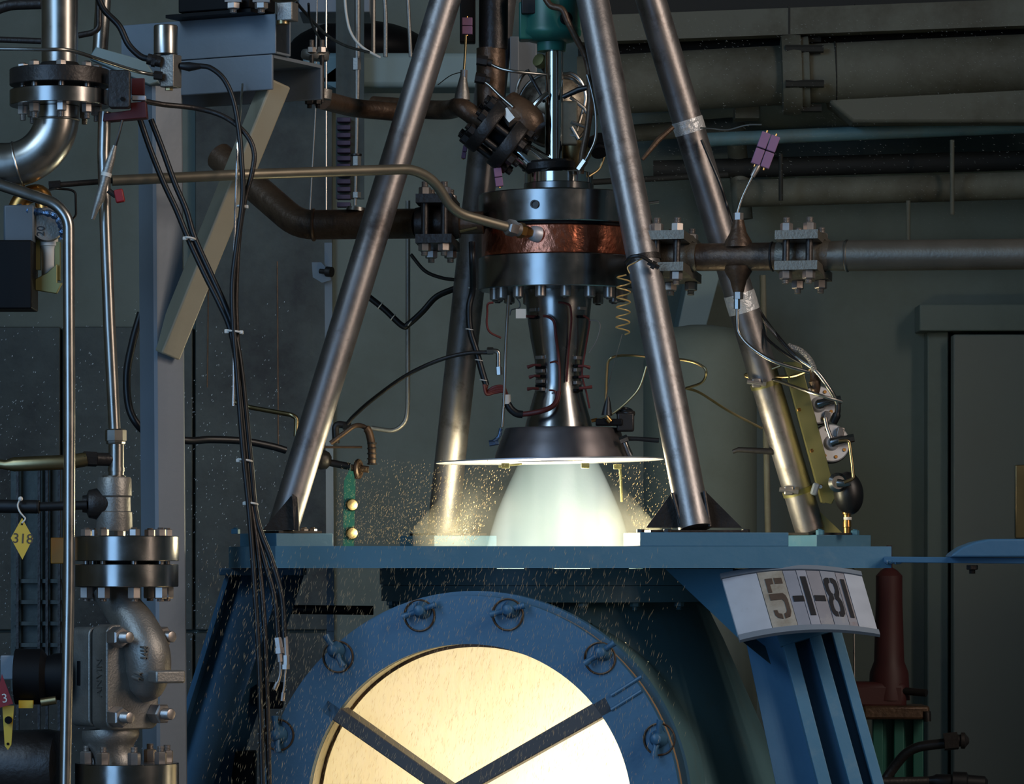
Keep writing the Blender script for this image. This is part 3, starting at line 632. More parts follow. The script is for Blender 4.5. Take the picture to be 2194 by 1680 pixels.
# dark vertical pipe with brown fitting, left of the actuator
dp = thing('supply_pipe', 'dark vertical supply pipe left of the green actuator with rusty tee', 'pipe', P(1050, 235, .02))
part('pipe', MB().tube(Q((1058, -60, .02), (1057, 106, .02)), .047, 32), M['dark'], dp)
part('tee_body', MB().tube(Q((1052, 104, .02), (1052, 170, .02), (1050, 236, .02)), [.047, .047, .043], 32), M['rust'], dp, 'rusty tee body')
for py, x0 in ((128, 1022), (166, 1018)):
    part('tee_fitting', MB().cyl(P(x0, py, -.06), P(x0+22, py+4, -.06), .017, None, 6).cyl(P(x0+20, py+4, -.06), P(x0+32, py+8, -.06), .012, None, 10), M['dark'], dp)
part('back_block', MB().box(P(1002, 40, .04), (.05, .05, .16)), M['blackm'], dp, None, .004)
solo('sense_line', MB().tube(smooth(Q((1048, 136, -.06), (1075, 148, -.08), (1110, 154, -.09), (1170, 160, -.06)), 8), .0055, 10), M['stain'], 'thin steel line from the upper fitting to the rod', 'tube')
solo('sense_line', MB().tube(Q((1034, 172, -.06), (1050, 184, -.07), (1072, 206, -.09), (1100, 230, -.11)), .0055, 10), M['stain'], 'thin steel line slanting down to the tilted flange pair', 'tube')
def connector(label, px, py, Y, tilt, w_, h_, pair=True, tube_pts=None):
    t_ = thing('plug_connector', label, 'connector', P(px, py+h_, Y)); R = Matrix.Rotation(math.radians(tilt), 3, 'Y'); up = R @ V((0, 0, 1)); rt = R @ V((1, 0, 0)); c = P(px, py, Y); s = sc(Y)
    for i in ((-.5, .5) if pair else (0,)):
        for j in (-.5, .5):
            part('plug_body', MB().box(c+rt*(i*w_*s*1.02)+up*(j*h_*s*1.03), (w_*s*.94, .022, h_*s*.96), R), M['pink'], t_, None, .002)
            part('plug_pin', MB().cyl(c+rt*(i*w_*s)+up*(j*h_*s*2.0), c+rt*(i*w_*s)+up*(j*h_*s*2.3), .003, None, 8), M['brass'], t_)
    if tube_pts: part('lead_tube', MB().tube(smooth(Q(*tube_pts), 6), .0042, 10), M['gold'], t_)
    return t_
connector('pink two-part plug hanging left of the dark supply pipe', 1001, 56, -.05, 0, 24, 18, False, [(998, 75, -.05), (997, 110, -.05), (994, 150, -.05)])
connector('pink plug standing beside the engine top flange', 1068, 380, -.08, -7, 18, 20, False)
connector('small pink plug beside the tilted flange pair', 995, 326, .05, 10, 10, 14, False)
cb = thing('cone_fitting', 'small grey cone fitting under the hanging pink plug', 'fitting', P(992, 214, -.05))
part('cone_body', MB().lathe(P(990, 214, -.05), (.05, 0, 1), [(0, .026), (.02, .023), (.07, .012), (.078, .010), (.095, .010)], 20), M['cast'], cb)
part('hex_nut', MB().cyl(P(994, 170, -.05), P(995, 150, -.05), .011, None, 6), M['nut'], cb)
part('thin_wire', MB().tube(smooth(Q((990, 154, -.05), (965, 162, -.05), (938, 182, -.04)), 6), .0015, 6), M['black'], cb)
# ---------------------------------------------------------------- clamp-jointed feed lines
def clamp_joint(label, c, d, up, wd, gap, r, ear, mats, s_up=None, nh=.026):
    """two-half bolted clamp around a pipe: c centre, d pipe direction, up bolt direction"""
    d = V(d).normalized(); up = V(up); up = (up-d*up.dot(d)).normalized(); sd = d.cross(up)
    t_ = thing('clamp_joint', label, 'pipe clamp', c-up*(gap+.05), 'bolted pipe clamps')
    part('hub', MB().lathe(c-d*wd*.62, d, [(0, r*.98), (wd*.15, r*1.06), (wd*1.09, r*1.06), (wd*1.24, r*.98)], 32), mats[1], t_)
    for s in (1, -1):
        mb = MB(); th = .028; R1 = r*1.55; n = 20; ins = []
        for k in range(n+1):
            a_ = math.pi*k/n*s
            ins.append((math.cos(a_), math.sin(a_)))
        ol = []
        ol.append((ear, gap*s)); ol.append((ear, (gap+th)*s)); ol.append((r*1.35, (gap+th)*s))
        for k in range(3, n-2): ol.append((ins[k][0]*R1, max(abs(ins[k][1]*R1), gap+th)*s))
        ol.append((-r*1.35, (gap+th)*s)); ol.append((-ear, (gap+th)*s)); ol.append((-ear, gap*s)); 
        for k in range(n-2, 1, -1): ol.append((ins[k][0]*r*1.1, max(abs(ins[k][1]*r*1.1), gap)*s))
        mb.prism([c-d*wd/2+sd*x+up*y for x, y in ol], d*wd)
        part('clamp_half', mb, mats[0], t_, None, .006)
    for i in (1, -1):
        for j in (.27, -.27):
            q = c+sd*(i*(ear-.026))+d*(wd*j*1.0)
            part('stud', MB().cyl(q-up*(gap+.03), q+up*(gap+.03), .0115, None, 12), M['dark'], t_)
            bolt(t_, q+up*(gap+.028), up, .020, nh, M['nut'], .018)
            bolt(t_, q-up*(gap+.028), -up, .020, nh, M['nut'], .014)
    return t_
dR = V((math.cos(math.radians(16)), -math.sin(math.radians(16)), 0))
M['clampm'] = mat('clamp_steel', (112, 106, 96), .6, .45, .2, 20, .2, 120)
cR = P(1722, 549, -.42)
def onR(px):      # point on the right pipe axis at column px
    lo, hi = -2.0, 2.5
    for _ in range(50):
        m_ = (lo+hi)/2; q = cR+dR*m_
        if CX+q.x/sc(q.y) < px: lo = m_
        else: hi = m_
    return cR+dR*lo+V((0, 0, (px-1722)*-.000018))
feed = thing('feed_pipe', 'thick steel feed pipe entering from the right edge, gold-lit below', 'pipe', onR(1500))
part('pipe', MB().tube([onR(1815), onR(2330)], .0475, 40), M['feed'], feed)
part('reducer', MB().tube([onR(1762), onR(1800), onR(1816)], [.044, .047, .0475], 40), M['feed'], feed)
part('weld_ring', MB().torus(onR(1815), dR, .047, .0045, 40, 8), M['stain'], feed)
spool = thing('spool_pipe', 'short rusty pipe spool with cone bosses above and below', 'pipe', onR(1500))
part('pipe', MB().tube([onR(1440), onR(1486), onR(1490), onR(1668)], [.040, .040, .043, .044], 40), M['rust'], spool)
for px in (1487, 1655): part('weld_ring', MB().torus(onR(px), dR, .0435, .004, 40, 8), M['dark'], spool)
for sgn, px in ((1, 1582), (-1, 1582)):
    b_ = onR(px)+V((0, 0, sgn*.03)); hgt = .085 if sgn > 0 else .08
    part('cone_boss', MB().lathe(b_, (0, 0, sgn), [(0, .046), (.018, .042), (hgt*.55, .026), (hgt, .017)], 28), M['rust'], spool)
    part('hex_fitting', MB().cyl(b_+V((0, 0, sgn*hgt)), b_+V((0, 0, sgn*(hgt+.022))), .016, None, 6), M['nut'], spool)
q = onR(1582)
Yq = q.y
clamp_joint('bolted clamp joint on the right feed pipe beyond the rusty spool', cR, dR, (0, .10, 1), .135, .034, .046, .118, (M['clampm'], M['clampm']))
clamp_joint('bolted clamp joint partly hidden by the front pipe leg', onR(1458)+V((-.02, 0, 0)), dR, (0, .10, 1), .12, .036, .044, .125, (M['clampm'], M['clampm']))
part('feed_neck', MB().tube([onR(1440), V((EX+.24, -.05, onR(1400).z))], .038, 30), M['rust'], eng, 'rusty feed neck')
solo('purple_plug_lead', MB().tube(smooth(Q((1576, 486, Yq), (1578, 465, Yq), (1590, 425, Yq), (1617, 368, Yq)), 8), .0045, 10), M['stain'], 'bent silver lead rising from the rusty spool cone to the purple plugs', 'tube')
connector('pair of purple plugs in the air above the right feed pipe', 1640, 322, Yq, 20, 21, 36, True)
solo('plug_ferrule', MB().tube(Q((1612, 378, Yq), (1622, 360, Yq), (1628, 352, Yq)), [.008, .010, .006], 10), M['nut'], 'little white ferrule below the pair of purple plugs', 'ferrule')
solo('elbow_lead', MB().tube(smooth(Q((1580, 655, Yq), (1580, 690, Yq), (1584, 715, Yq), (1610, 745, Yq-.02), (1660, 775, Yq-.05), (1735, 798, Yq-.05)), 8), .0055, 10).cyl(P(1579, 640, Yq), P(1579, 662, Yq), .010, None, 6), M['stain'], 'tube from the lower cone boss curving down to the gauges', 'tube')
# left feed line
cL = P(938, 478, -.10); dL = V((1, -.10, 0)).normalized()
clamp_joint('dark bolted clamp joint left of the engine flanges', cL, dL, (0, .05, 1), .115, .05, .05, .115, (M['dark'], M['dark']), nh=.024)
part('feed_neck', MB().tube([cL+dL*.06, V((EX-.24, -.12, cL.z+.0))], .036, 30), M['rust'], eng, 'dark feed neck')
part('feed_pin', MB().tube(Q((985, 496, -.2), (1022, 488, -.2)), .005, 8), M['gold'], eng)
lfeed = thing('feed_pipe', 'dark feed pipe bending up left behind the sheen-lit leg', 'pipe', P(660, 480, .1))
part('pipe', MB().tube(fillet(Q((470, 335, .35), (640, 482, .12), (896, 479, -.07)), .06, 5), .048, 32), M['rust'], lfeed)
part('weld_ring', MB().torus(P(672, 482, .09), (1, -.1, 0), .048, .006, 36, 8), M['rust'], lfeed)
part('pipe_boss', MB().lathe(P(763, 452, .02), (.1, 0, 1), [(0, .034), (.012, .03)], 20), M['stain'], lfeed)
# bright tube crossing in front to the copper band
tq = P(1136, 493, -.245)
xt = thing('crossing_tube', 'long steel tube crossing the left leg and ending at the copper band', 'tube', P(620, 375, -.7))
pts = fillet(Q((240, 387, -1.02), (520, 374, -.92), (886, 362, -.52), (932, 388, -.46), (972, 455, -.40), (1092, 488, -.30)), .055, 8)
part('tube', MB().tube(pts, .0158, 20), mat('dull_tube', (140, 130, 112), .75, .42, .15, 14), xt)
part('thin_tail', MB().tube(Q((128, 396, -1.06), (240, 387, -1.02)), .0085, 12), M['dark'], xt)
part('tail_fitting', MB().cyl(P(105, 397, -1.06), P(130, 395, -1.06), .012, None, 6), M['dark'], xt)
a = P(1085, 486, -.31); b = P(1150, 502, -.235); dv_ = (b-a).normalized()
part('hex_nut', MB().lathe(a, dv_, [(0, .021), (.004, .026), (.03, .027), (.036, .024)], 6).lathe(a+dv_*.034, dv_, [(0, .022), (.016, .022)], 20), M['nut'], xt, 'shiny hex nut')
part('hex_nut', MB().lathe(a+dv_*.05, dv_, [(0, .025), (.018, .025), (.022, .02), (.06, .013), (.085, .016)], 6), M['brass'], xt, 'copper coloured nut')
part('weld_boss', MB().lathe(a+dv_*.098, dv_, [(0, .016), (.008, .024), (.03, .027)], 24), M['alu'], xt, 'pale round boss')

# ---------------------------------------------------------------- gauge plate on the right leg
gp = thing('gauge_plate', 'olive angle plate bolted along the taped leg, carrying gauges', 'bracket', P(1770, 1070, .25))
part('plate', MB().prism([P(1680, 775, .20), P(1716, 775, .20), P(1792, 1062, .23), P(1782, 1080, .23), P(1762, 1076, .23)], (0, .008, 0)), M['olive'], gp, None, .002)
part('plate_flange', MB().prism([P(1680, 775, .20), P(1684, 775, .20), P(1768, 1078, .23), P(1762, 1076, .23)], (0, .10, 0)), M['olive'], gp)
for px, py in ((1712, 878), (1739, 966), (1759, 1042)): bolt(gp, P(px, py, .2), (0, -1, 0), .007, .006, M['brass'], .004)
part('clip_lug', MB().box(P(1746, 1048, .20), (.022, .03, .04), Matrix.Rotation(.3, 3, 'Y')), M['slate'], gp, None, .006)
part('lug_hole', MB().cyl(P(1758, 1043, .19), P(1759, 1043, .2), .006, None, 10), M['nut'], gp)
def transducer(label, px, py):
    t_ = thing('pressure_transducer', label, 'gauge', P(px, py+45, .28), 'gauges on the leg plate')
    n_ = V((.12, -.95, .1)).normalized(); c = P(px, py, .28)
    part('rim', MB().lathe(c, n_, [(-.035, .063), (-.012, .066), (-.008, .064)], 40), M['dark'], t_)
    part('disc', MB().lathe(c, n_, [(-.008, .0625), (.006, .0625), (.009, .059), (.009, .026), (.018, .022), (.022, .016)], 40), mat('white_disc_metal', (196, 196, 198), .35, .4, .08, 20) if 'wdm' not in M else M['wdm'], t_)
    a1 = n_.orthogonal().normalized(); a2 = n_.cross(a1)
    for k in range(8):
        q = c+n_*.008+(a1*math.cos(k*.785+.3)+a2*math.sin(k*.785+.3))*.048
        bolt(t_, q, n_, .0058, .005, M['brass'], 0, n=10)
    part('stem', MB().tube([c+n_*.018, c+n_*.03+V((.03, 0, .008)), c+n_*.03+V((.058, 0, .012))], [.017, .014, .010], 12).cyl(c+n_*.03+V((.048, 0, .010)), c+n_*.03+V((.07, 0, .014)), .014, None, 6), M['steel'], t_)
    part('side_nut', MB().box(c+n_*.016+V((.028, 0, .034 if py > 900 else -.04)), (.024, .02, .034), Matrix.Rotation(.2, 3, 'Y')), M['nut'], t_, None, .003)
M['wdm'] = mat('white_disc_metal', (200, 200, 202), .35, .4, .08, 20)
transducer('white round bolted gauge, upper one on the leg plate', 1752, 868)
transducer('white round bolted gauge, lower one on the leg plate', 1780, 950)
solo('gauge_link', MB().tube(Q((1768, 895, .14), (1772, 915, .14), (1780, 938, .14)), .007, 10), M['stain'], 'short tube joining the two white round gauges', 'tube')
solo('gauge_tube', MB().tube(smooth(Q((1797, 945, .13), (1817, 945, .13), (1822, 962, .13), (1828, 1015, .13), (1826, 1026, .13), (1808, 1034, .13)), 6), .0055, 10), M['gold'], 'thin tube looping from the lower gauge to the silver fitting', 'tube')
sf = thing('silver_fitting', 'silver round fitting above left of the black oval bulb', 'fitting', P(1795, 1040, .17))
part('flange_ring', MB().lathe(P(1793, 1034, .17), (.2, -1, 0), [(0, .030), (.01, .032), (.02, .022)], 28), M['steel'], sf)
part('nose', MB().tube(Q((1795, 1034, .15), (1812, 1036, .14), (1822, 1034, .14)), [.014, .012, .010], 10), M['steel'], sf)
bu = thing('black_bulb', 'black oval bulb standing on a brass stem at the deck', 'lamp', P(1815, 1142, .22))
part('bulb', MB().ell(P(1818, 1057, .22), .049, .049, .071, 28, 18, Matrix.Rotation(-.12, 3, 'Y')), M['black'], bu)
part('stem', MB().lathe(P(1815, 1142, .22), (0, 0, 1), [(0, .011), (.018, .012), (.020, .014), (.036, .013), (.046, .011), (.06, .012), (.062, .016), (.072, .016)], 16), M['brass'], bu, 'brass stem')
part('stem_band', MB().cyl(P(1816, 1114, .22), P(1816, 1108, .22), .0135, None, 16), M['white'], bu, 'white band')
# braided hose and wires above the gauges
bh = thing('braided_hose', 'silver braided hose arching over the upper white gauge', 'hose', P(1745, 850, .16))
part('braid', MB().tube(smooth(Q((1690, 742, .18), (1715, 752, .16), (1735, 772, .14), (1745, 795, .13)), 8), .0105, 14), mat('braid', (190, 186, 180), .8, .4, .3, 80, .9, 200), bh)
part('hose_end', MB().lathe(P(1747, 832, .15), (-.1, 0, 1), [(-.02, .010), (0, .017), (.022, .02), (.026, .016), (.04, .013), (.06, .014)], 16), M['rust'], bh)
bh2 = thing('gauge_cable', 'grey cable running down past both white gauges', 'cable', P(1790, 900, .16))
part('cable', MB().tube(smooth(Q((1640, 690, .24), (1665, 720, .2), (1700, 760, .16), (1745, 792, .13), (1775, 830, .13), (1790, 855, .14), (1796, 870, .15)), 8), .0075, 12), M['stain'], bh2)
part('cable_sleeve', MB().tube(smooth(Q((1795, 866, .15), (1794, 885, .15), (1785, 905, .16)), 6), [.010]*7+[.014]*6, 12), M['black'], bh2)
for lab, pts, r, m in (
    ('upper wire from the tape band to the braided hose', [(1622, 655, .27), (1640, 685, .25), (1675, 730, .18), (1710, 768, .15), (1740, 790, .14)], .005, 'black'),
    ('lower dark wire sagging from the tape band to the hose', [(1624, 668, .27), (1636, 715, .23), (1665, 745, .18), (1705, 772, .15), (1740, 786, .14)], .005, 'black'),
    ('golden loop of wire around the taped leg by the gauges', [(1742, 790, .15), (1700, 806, .2), (1650, 808, .26), (1604, 808, .29), (1600, 802, .29), (1632, 798, .26), (1672, 784, .24)], .0055, 'gold'),
    ('straight grey tube ending in front of the upper gauge', [(1604, 810, .29), (1660, 815, .24), (1740, 842, .12), (1805, 861, .11)], .0055, 'stain'),
    ('twisted wire strung along the upper taped leg', [(1503, 300, .12), (1520, 340, .11), (1545, 400, .11), (1562, 455, .1), (1572, 486, -.2)], .0045, 'black'),
    ('thin wire poking out from the upper silver tape', [(1500, 274, .11), (1530, 276, .10), (1560, 278, .08), (1600, 268, .06), (1632, 267, .05)], .0025, 'stain')):
    solo('leg_wire', MB().tube(smooth(Q(*pts), 8), r, 8), M[m], lab, 'wire')
solo('tape_rod', MB().tube(Q((1376, 342, .10), (1410, 300, .11), (1442, 272, .12)), [.006, .010, .008], 8), M['rust'], 'rusty rod slanting from the upper silver tape', 'rod')

# ---------------------------------------------------------------- date sign
sg = thing('date_sign', 'curved aluminium date sign reading 5-1-81 on the blue ribs', 'sign', P(1730, 1375, -.80))
# sheet: corners in pixels; u along the bow, v downwards
TL, TR, BR, BL = P(1545, 1236, -.74), P(1846, 1231, -.73), P(1882, 1356, -.88), P(1583, 1368, -.89)
def S(u, v, o=0.0):
    p = TL*(1-u)*(1-v)+TR*u*(1-v)+BR*u*v+BL*(1-u)*v
    nb = V((0, -.74, .67)); return p+nb*(.055*(1-(2*u-1)**2)*.62+o)
def strip(u0, u1, v0, v1, o, th, n=10):
    mb = MB(); vs = []; fs = []
    for i in range(n+1):
        u = u0+(u1-u0)*i/n
        vs += [S(u, v0, o), S(u, v1, o), S(u, v1, o-th), S(u, v0, o-th)]
    for i in range(n):
        for k in range(4): fs.append([i*4+k, i*4+(k+1) % 4, i*4+4+(k+1) % 4, i*4+4+k])
    fs += [[0, 1, 2, 3], [n*4+3, n*4+2, n*4+1, n*4]]
    return mb.add(vs, fs)
part('back_sheet', strip(0, 1, 0, 1, -.004, .004, 20), M['alu'], sg)
part('rail', strip(-.006, 1.0, -.035, .035, .006, .012, 20), M['slate'], sg, 'top rail'); part('rail', strip(.0, 1.006, .965, 1.05, .007, .013, 20), M['slate'], sg, 'bottom rail')
part('rail_shadow_strip', strip(.0, 1.0, .035, .05, -.001, .003, 20), M['ink'], sg)  # dark strip laid in as the shadow under the top rail
cuts = [0.0, .245, .425, .520, .592, .690, .800, .865, 1.0]
fade = [mat('plate_%d' % i, c, .4, .45, .12, 14, 0, 40, dd_, da, 9) for i, (c, dd_, da) in enumerate((((196, 200, 208), (140, 130, 122), .3), ((188, 180, 166), (150, 136, 116), .45), ((160, 162, 172), (130, 110, 104), .3), ((176, 176, 184), (150, 140, 132), .3), ((160, 156, 160), (196, 190, 184), .4), ((160, 162, 170), (186, 180, 172), .35), ((164, 160, 164), (150, 110, 96), .35), ((200, 204, 212), (180, 178, 178), .3)))]
plates = []
for i in range(8):
    plates.append(part('number_plate', strip(cuts[i]+.0022, cuts[i+1]-.0022, .045, .962, .001+.0012*(i % 2), .0035, 8), fade[i], sg))
def glyph(polys, i, m, u0, u1, v0, v1):
    for pl in polys:
        mb = MB(); front = []; ns = 6; pts = []
        for a in range(len(pl)):
            p, q = pl[a], pl[(a+1) % len(pl)]
            for k in range(ns): pts.append((p[0]+(q[0]-p[0])*k/ns, p[1]+(q[1]-p[1])*k/ns))
        f = [S(u0+(u1-u0)*x, v0+(v1-v0)*y, .0042) for x, y in pts]; b = [S(u0+(u1-u0)*x, v0+(v1-v0)*y, .0026) for x, y in pts]
        n = len(pts); mb.add(f+b, [list(range(n)), list(range(n, 2*n))[::-1]]+[[k, (k+1) % n, n+(k+1) % n, n+k] for k in range(n)])
        part('stencil_mark', mb, m, plates[i])
g5 = [[(0, 0), (.42, 0), (.42, .14), (.22, .14), (.22, .34), (0, .34)], [(.52, 0), (.98, 0), (.98, .14), (.52, .14)],
      [(.0, .38), (.80, .38), (.94, .44), (1, .54), (1, .84), (.88, .96), (.56, 1.0), (.56, .88), (.70, .86), (.77, .80), (.77, .60), (.68, .53), (0, .53)],
      [(.0, .78), (.22, .78), (.25, .86), (.44, .88), (.44, 1.0), (.16, .97), (.03, .90)]]
g1 = [[(0, 0), (1, 0), (1, 1), (0, 1)]]
gd = [[(0, 0), (1, 0), (1, 1), (0, 1)]]
g8 = [[(.06, .05), (.25, 0), (.46, 0), (.46, .12), (.33, .15), (.30, .22), (.30, .30), (.36, .38), (.46, .42), (.46, .55), (.33, .60), (.28, .68), (.28, .78), (.33, .86), (.46, .88), (.46, 1), (.22, 1), (.04, .92), (0, .82), (0, .62), (.14, .49), (.03, .37), (0, .16)],
      [(.94, .05), (.75, 0), (.54, 0), (.54, .12), (.67, .15), (.70, .22), (.70, .30), (.64, .38), (.54, .42), (.54, .55), (.67, .60), (.72, .68), (.72, .78), (.67, .86), (.54, .88), (.54, 1), (.78, 1), (.96, .92), (1, .82), (1, .62), (.86, .49), (.97, .37), (1, .16)]]
glyph(g5, 1, M['inkw'], .285, .405, .165, .83)
glyph(gd, 2, M['ink'], .445, .522, .475, .565)
glyph(g1, 3, M['ink'], .536, .576, .155, .80)
glyph(gd, 4, M['ink'], .598, .676, .47, .56)
glyph(g8, 5, M['ink'], .694, .792, .16, .81)
glyph(g1, 6, M['ink'], .823, .851, .16, .81)
part('mount_strap', MB().bar(P(1740, 1300, -.66), P(1760, 1360, -.68), .26, .016), M['blue'], sl)
# ---------------------------------------------------------------- left: grey steel upright and brackets
up = thing('steel_upright', 'grey square steel upright standing behind the flanged valve', 'post', P(352, 2250, -.75))
R34 = rotz(34)
a = P(343, 190, -.75); a2 = P(358, 2320, -.75)
w_ = .094
def col(c0, c1, w_, R):
    mb = MB(); ch = .008; h = w_/2
    pr = [(-h+ch, -h), (h-ch, -h), (h, -h+ch), (h, h-ch), (h-ch, h), (-h+ch, h), (-h, h-ch), (-h, -h+ch)]
    lo = [c1+R @ V((x, y, 0)) for x, y in pr]; return mb.prism(lo, c0-c1)
part('tube', col(a, a2, .104, rotz(34)), M['slate'], up)
br = MB().bar(P(592, 175, -.83), P(354, 760, -.80), .070, .070, (.83, .56, 0)); part('diagonal_brace', br, M['brace'], up, None, .006)
th = math.radians(28); bd = V((math.cos(th), -math.sin(th), 0)); bn = V((-math.sin(th), -math.cos(th), 0))
pe = P(583, 116, -.92)     # front top corner of the channel's near end
chn = thing('channel_beam', 'grey inverted steel channel on top of the upright, open end facing right', 'beam', P(480, 190, -.8))
Lc = .62; wch = .295; hch = .105; t_ = .010
def cb(du, dn, dz, su, sn, sz):   # box: along beam (from near end back), across (from front inward), down
    c = pe-bd*(du+su/2)-bn*(dn+sn/2)-V((0, 0, dz+sz/2))
    return MB().box(c, (su, sn, sz), Matrix((bd, bn, V((0, 0, 1)))).transposed())
part('front_flange', cb(0, 0, 0, Lc, t_, hch), M['slate'], chn, None, .003)
part('top_web', cb(0, t_, 0, Lc, wch-2*t_, t_), M['slate'], chn)
part('rear_flange', cb(0, wch-t_, 0, Lc, t_, hch), M['slate'], chn, None, .003)
bt = thing('box_beam', 'grey hollow box beam resting on the channel, open end showing', 'beam', P(480, 116, -.8))
hb = .118; wb2 = .088; t2 = .006
def bb(dn, dz, sn, sz):
    c = pe-bd*(.0+.55/2-.012)-bn*(dn+sn/2)+V((0, 0, .002+dz+sz/2)); return MB().box(c, (.55, sn, sz), Matrix((bd, bn, V((0, 0, 1)))).transposed())
part('front_wall', bb(0, 0, t2, hb), M['slate'], bt, None, .002); part('rear_wall', bb(wb2-t2, 0, t2, hb), M['slate'], bt, None, .002)
part('top_wall', bb(t2, hb-t2, wb2-2*t2, t2), M['slate'], bt); part('bottom_wall', bb(t2, 0, wb2-2*t2, t2), M['slate'], bt)
ug = thing('black_gearbox', 'black bolted unit sitting on top of the box beam', 'machine', P(480, 36, -.85))
cz = P(480, 14, -.83)
part('shim_plate', MB().box(P(478, 36, -.83), (.30, .17, .010), rotz(-28)), M['blackm'], ug)
part('body', MB().box(P(486, 2, -.83), (.25, .15, .075), rotz(-28)), M['blackm'], ug, None, .004)
for px, Y in ((500, -.98), (560, -1.02)): bolt(ug, P(px, 6, Y), (0, 0, -1), .020, .018, M['nut'], .012); part('lug', MB().box(P(px, 0, Y+.01), (.05, .03, .015)), M['nut'], ug)
sol = thing('hex_solenoid', 'grey block solenoid with brass collar right of the black unit', 'solenoid', P(618, 50, -.95))
part('block', MB().box(P(616, 26, -.95), (.05, .05, .055), rotz(-20)), M['cast'], sol, None, .003); part('collar', MB().cyl(P(610, 2, -.95), P(610, -6, -.95), .036, None, 20), M['gold'], sol, 'brass collar'); part('nozzle', MB().cyl(P(606, 42, -.95), P(606, 52, -.95), .02, None, 16), M['gold'], sol, 'brass nozzle')
# small flange clamp on the right side of the channel end
sfl = thing('small_flange_joint', 'small bolted flange pair just right of the open channel end', 'flange joint', P(670, 225, -.35))
fa = V((.75, -.1, -.12)).normalized()
part('flange', MB().lathe(P(675, 120, -.4), (0.1, 0, 1), [(-.012, .040), (-.006, .044), (.010, .044), (.016, .04)], 28), M['cast'], sfl)
part('flange', MB().lathe(P(690, 205, -.4), (0.1, 0, 1), [(-.010, .030), (.02, .030)], 28), M['cast'], sfl)
for px in (668, 690): bolt(sfl, P(px, 113, -.44), (0, 0, 1), .014, .018, M['nut'], .022); part('stud', MB().cyl(P(px, 118, -.44), P(px, 220, -.44), .007, None, 10), M['dark'], sfl)
for px in (663, 681): bolt(sfl, P(px, 214, -.44), (0, 0, -1), .014, .014, M['dark'], .012)
solo('brown_pipe', MB().tube(fillet(Q((690, 214, -.3), (760, 232, .05), (850, 240, .15)), .05), .030, 24), M['rust'], 'short brown pipe from the small flange pair toward the legs', 'pipe')

# ---------------------------------------------------------------- left: valve column
YV = -1.35; sv = sc(YV); XV = P(274, 0, YV).x
def vz(py): return ZC-(py-H)*sc(YV-.15)
vc = thing('gate_valve', 'big cast steel check valve between two machined flanges', 'valve', (XV, YV, vz(1640)))
def vfl(name, y0, y1, cx, r, par=None, m='steel'):
    x = P(cx, 0, YV).x; R_ = r*sv
    return part(name, MB().lathe((x, YV, 0), (0, 0, 1), [(vz(y1), R_-.002), (vz(y1)+.002, R_), (vz(y0)-.002, R_), (vz(y0), R_-.002)], 72), M[m], par or vc)
up_fl = thing('outlet_flange', 'machined top flange bolted above the cast valve, with tee fitting', 'flange', (XV, YV, vz(1203)))
vfl('flange', 1148, 1202, 272, 111, up_fl); vfl('flange', 1209, 1258, 271, 111)
part('gasket', MB().lathe((XV, YV, 0), (0, 0, 1), [(vz(1209), .09), (vz(1202), .09)], 40), M['blackm'], vc)
vfl('flange', 1640, 1720, 272, 111); 
for k in range(8):
    a_ = 2*math.pi*(k+.35)/8; x = XV-.003+.117*math.cos(a_); y = YV+.117*math.sin(a_)
    bolt(up_fl, (x, y, vz(1148)), (0, 0, 1), .0165, .020, M['nut'], .004)
    bolt(vc, (x, y, vz(1258)), (0, 0, -1), .0195, .034, M['nut'], .008)
    bolt(vc, (x, y, vz(1640)), (0, 0, 1), .0185, .034, M['nut'], .016)
    part('stud', MB().cyl((x, y, vz(1201)), (x, y, vz(1210)), .009, None, 10), M['nut'], vc)
# body: bent cast neck, box with round bonnet, facing right-front
pts = smooth(Q((228, 1256, YV), (252, 1290, YV-.01), (290, 1340, YV-.05), (314, 1395, YV-.075), (318, 1440, YV-.07), (312, 1478, YV-.05), (305, 1500, YV-.035)), 8)
rl = [.050, .052, .060, .066, .064, .048, .012]
part('upper_neck', MB().tube(pts, [rl[min(i//8, 5)]+(rl[min(i//8, 5)+1]-rl[min(i//8, 5)])*((i % 8)/8 if i < 48 else 1) for i in range(len(pts))], 36), M['cast'], vc)
part('lower_neck', MB().tube(smooth(Q((236, 1560, YV), (240, 1600, YV), (250, 1645, YV)), 6), [.080, .082, .083, .082, .078, .072, .066, .062, .06, .06, .062, .065, .07], 32), M['cast'], vc)
Rb = rotz(43)   # bonnet face normal turned to the right of the camera
bx = Rb @ V((1, 0, 0)); bnn = Rb @ V((0, -1, 0))      # along the face, outward normal
cb0 = P(262, 1450, YV-.03)
def rbox(c, ux, nx, w_, h_, d_, rad):
    pl = []
    for qx, qz, a0 in ((1, 1, 0), (-1, 1, 90), (-1, -1, 180), (1, -1, 270)):
        for k in range(5):
            a_ = math.radians(a0+k*22.5); pl.append(c+ux*(qx*(w_/2-rad)+rad*math.cos(a_))+V((0, 0, qz*(h_/2-rad)+rad*math.sin(a_))))
    return MB().prism(pl, nx*d_)
part('body_box', rbox(cb0-bnn*.115, bx, bnn, .195, .285, .088, .022), M['cast'], vc, None, .004)
cov = part('bonnet_cover', rbox(cb0-bnn*.022, bx, bnn, .185, .300, .072, .028), M['cast'], vc, None, .005)
part('lifting_lug', MB().box(P(357, 1450, YV-.15), (.092, .060, .036), rotz(30)), M['cast'], vc, 'square cast lug', .006)
for (dx, dz) in ((-.070, .115), (.082, .115), (-.068, -.112), (.078, -.106)):
    bolt(vc, cb0+bnn*.05+bx*dx+V((0, 0, dz)), bnn, .030, .044, M['nut'], .034)
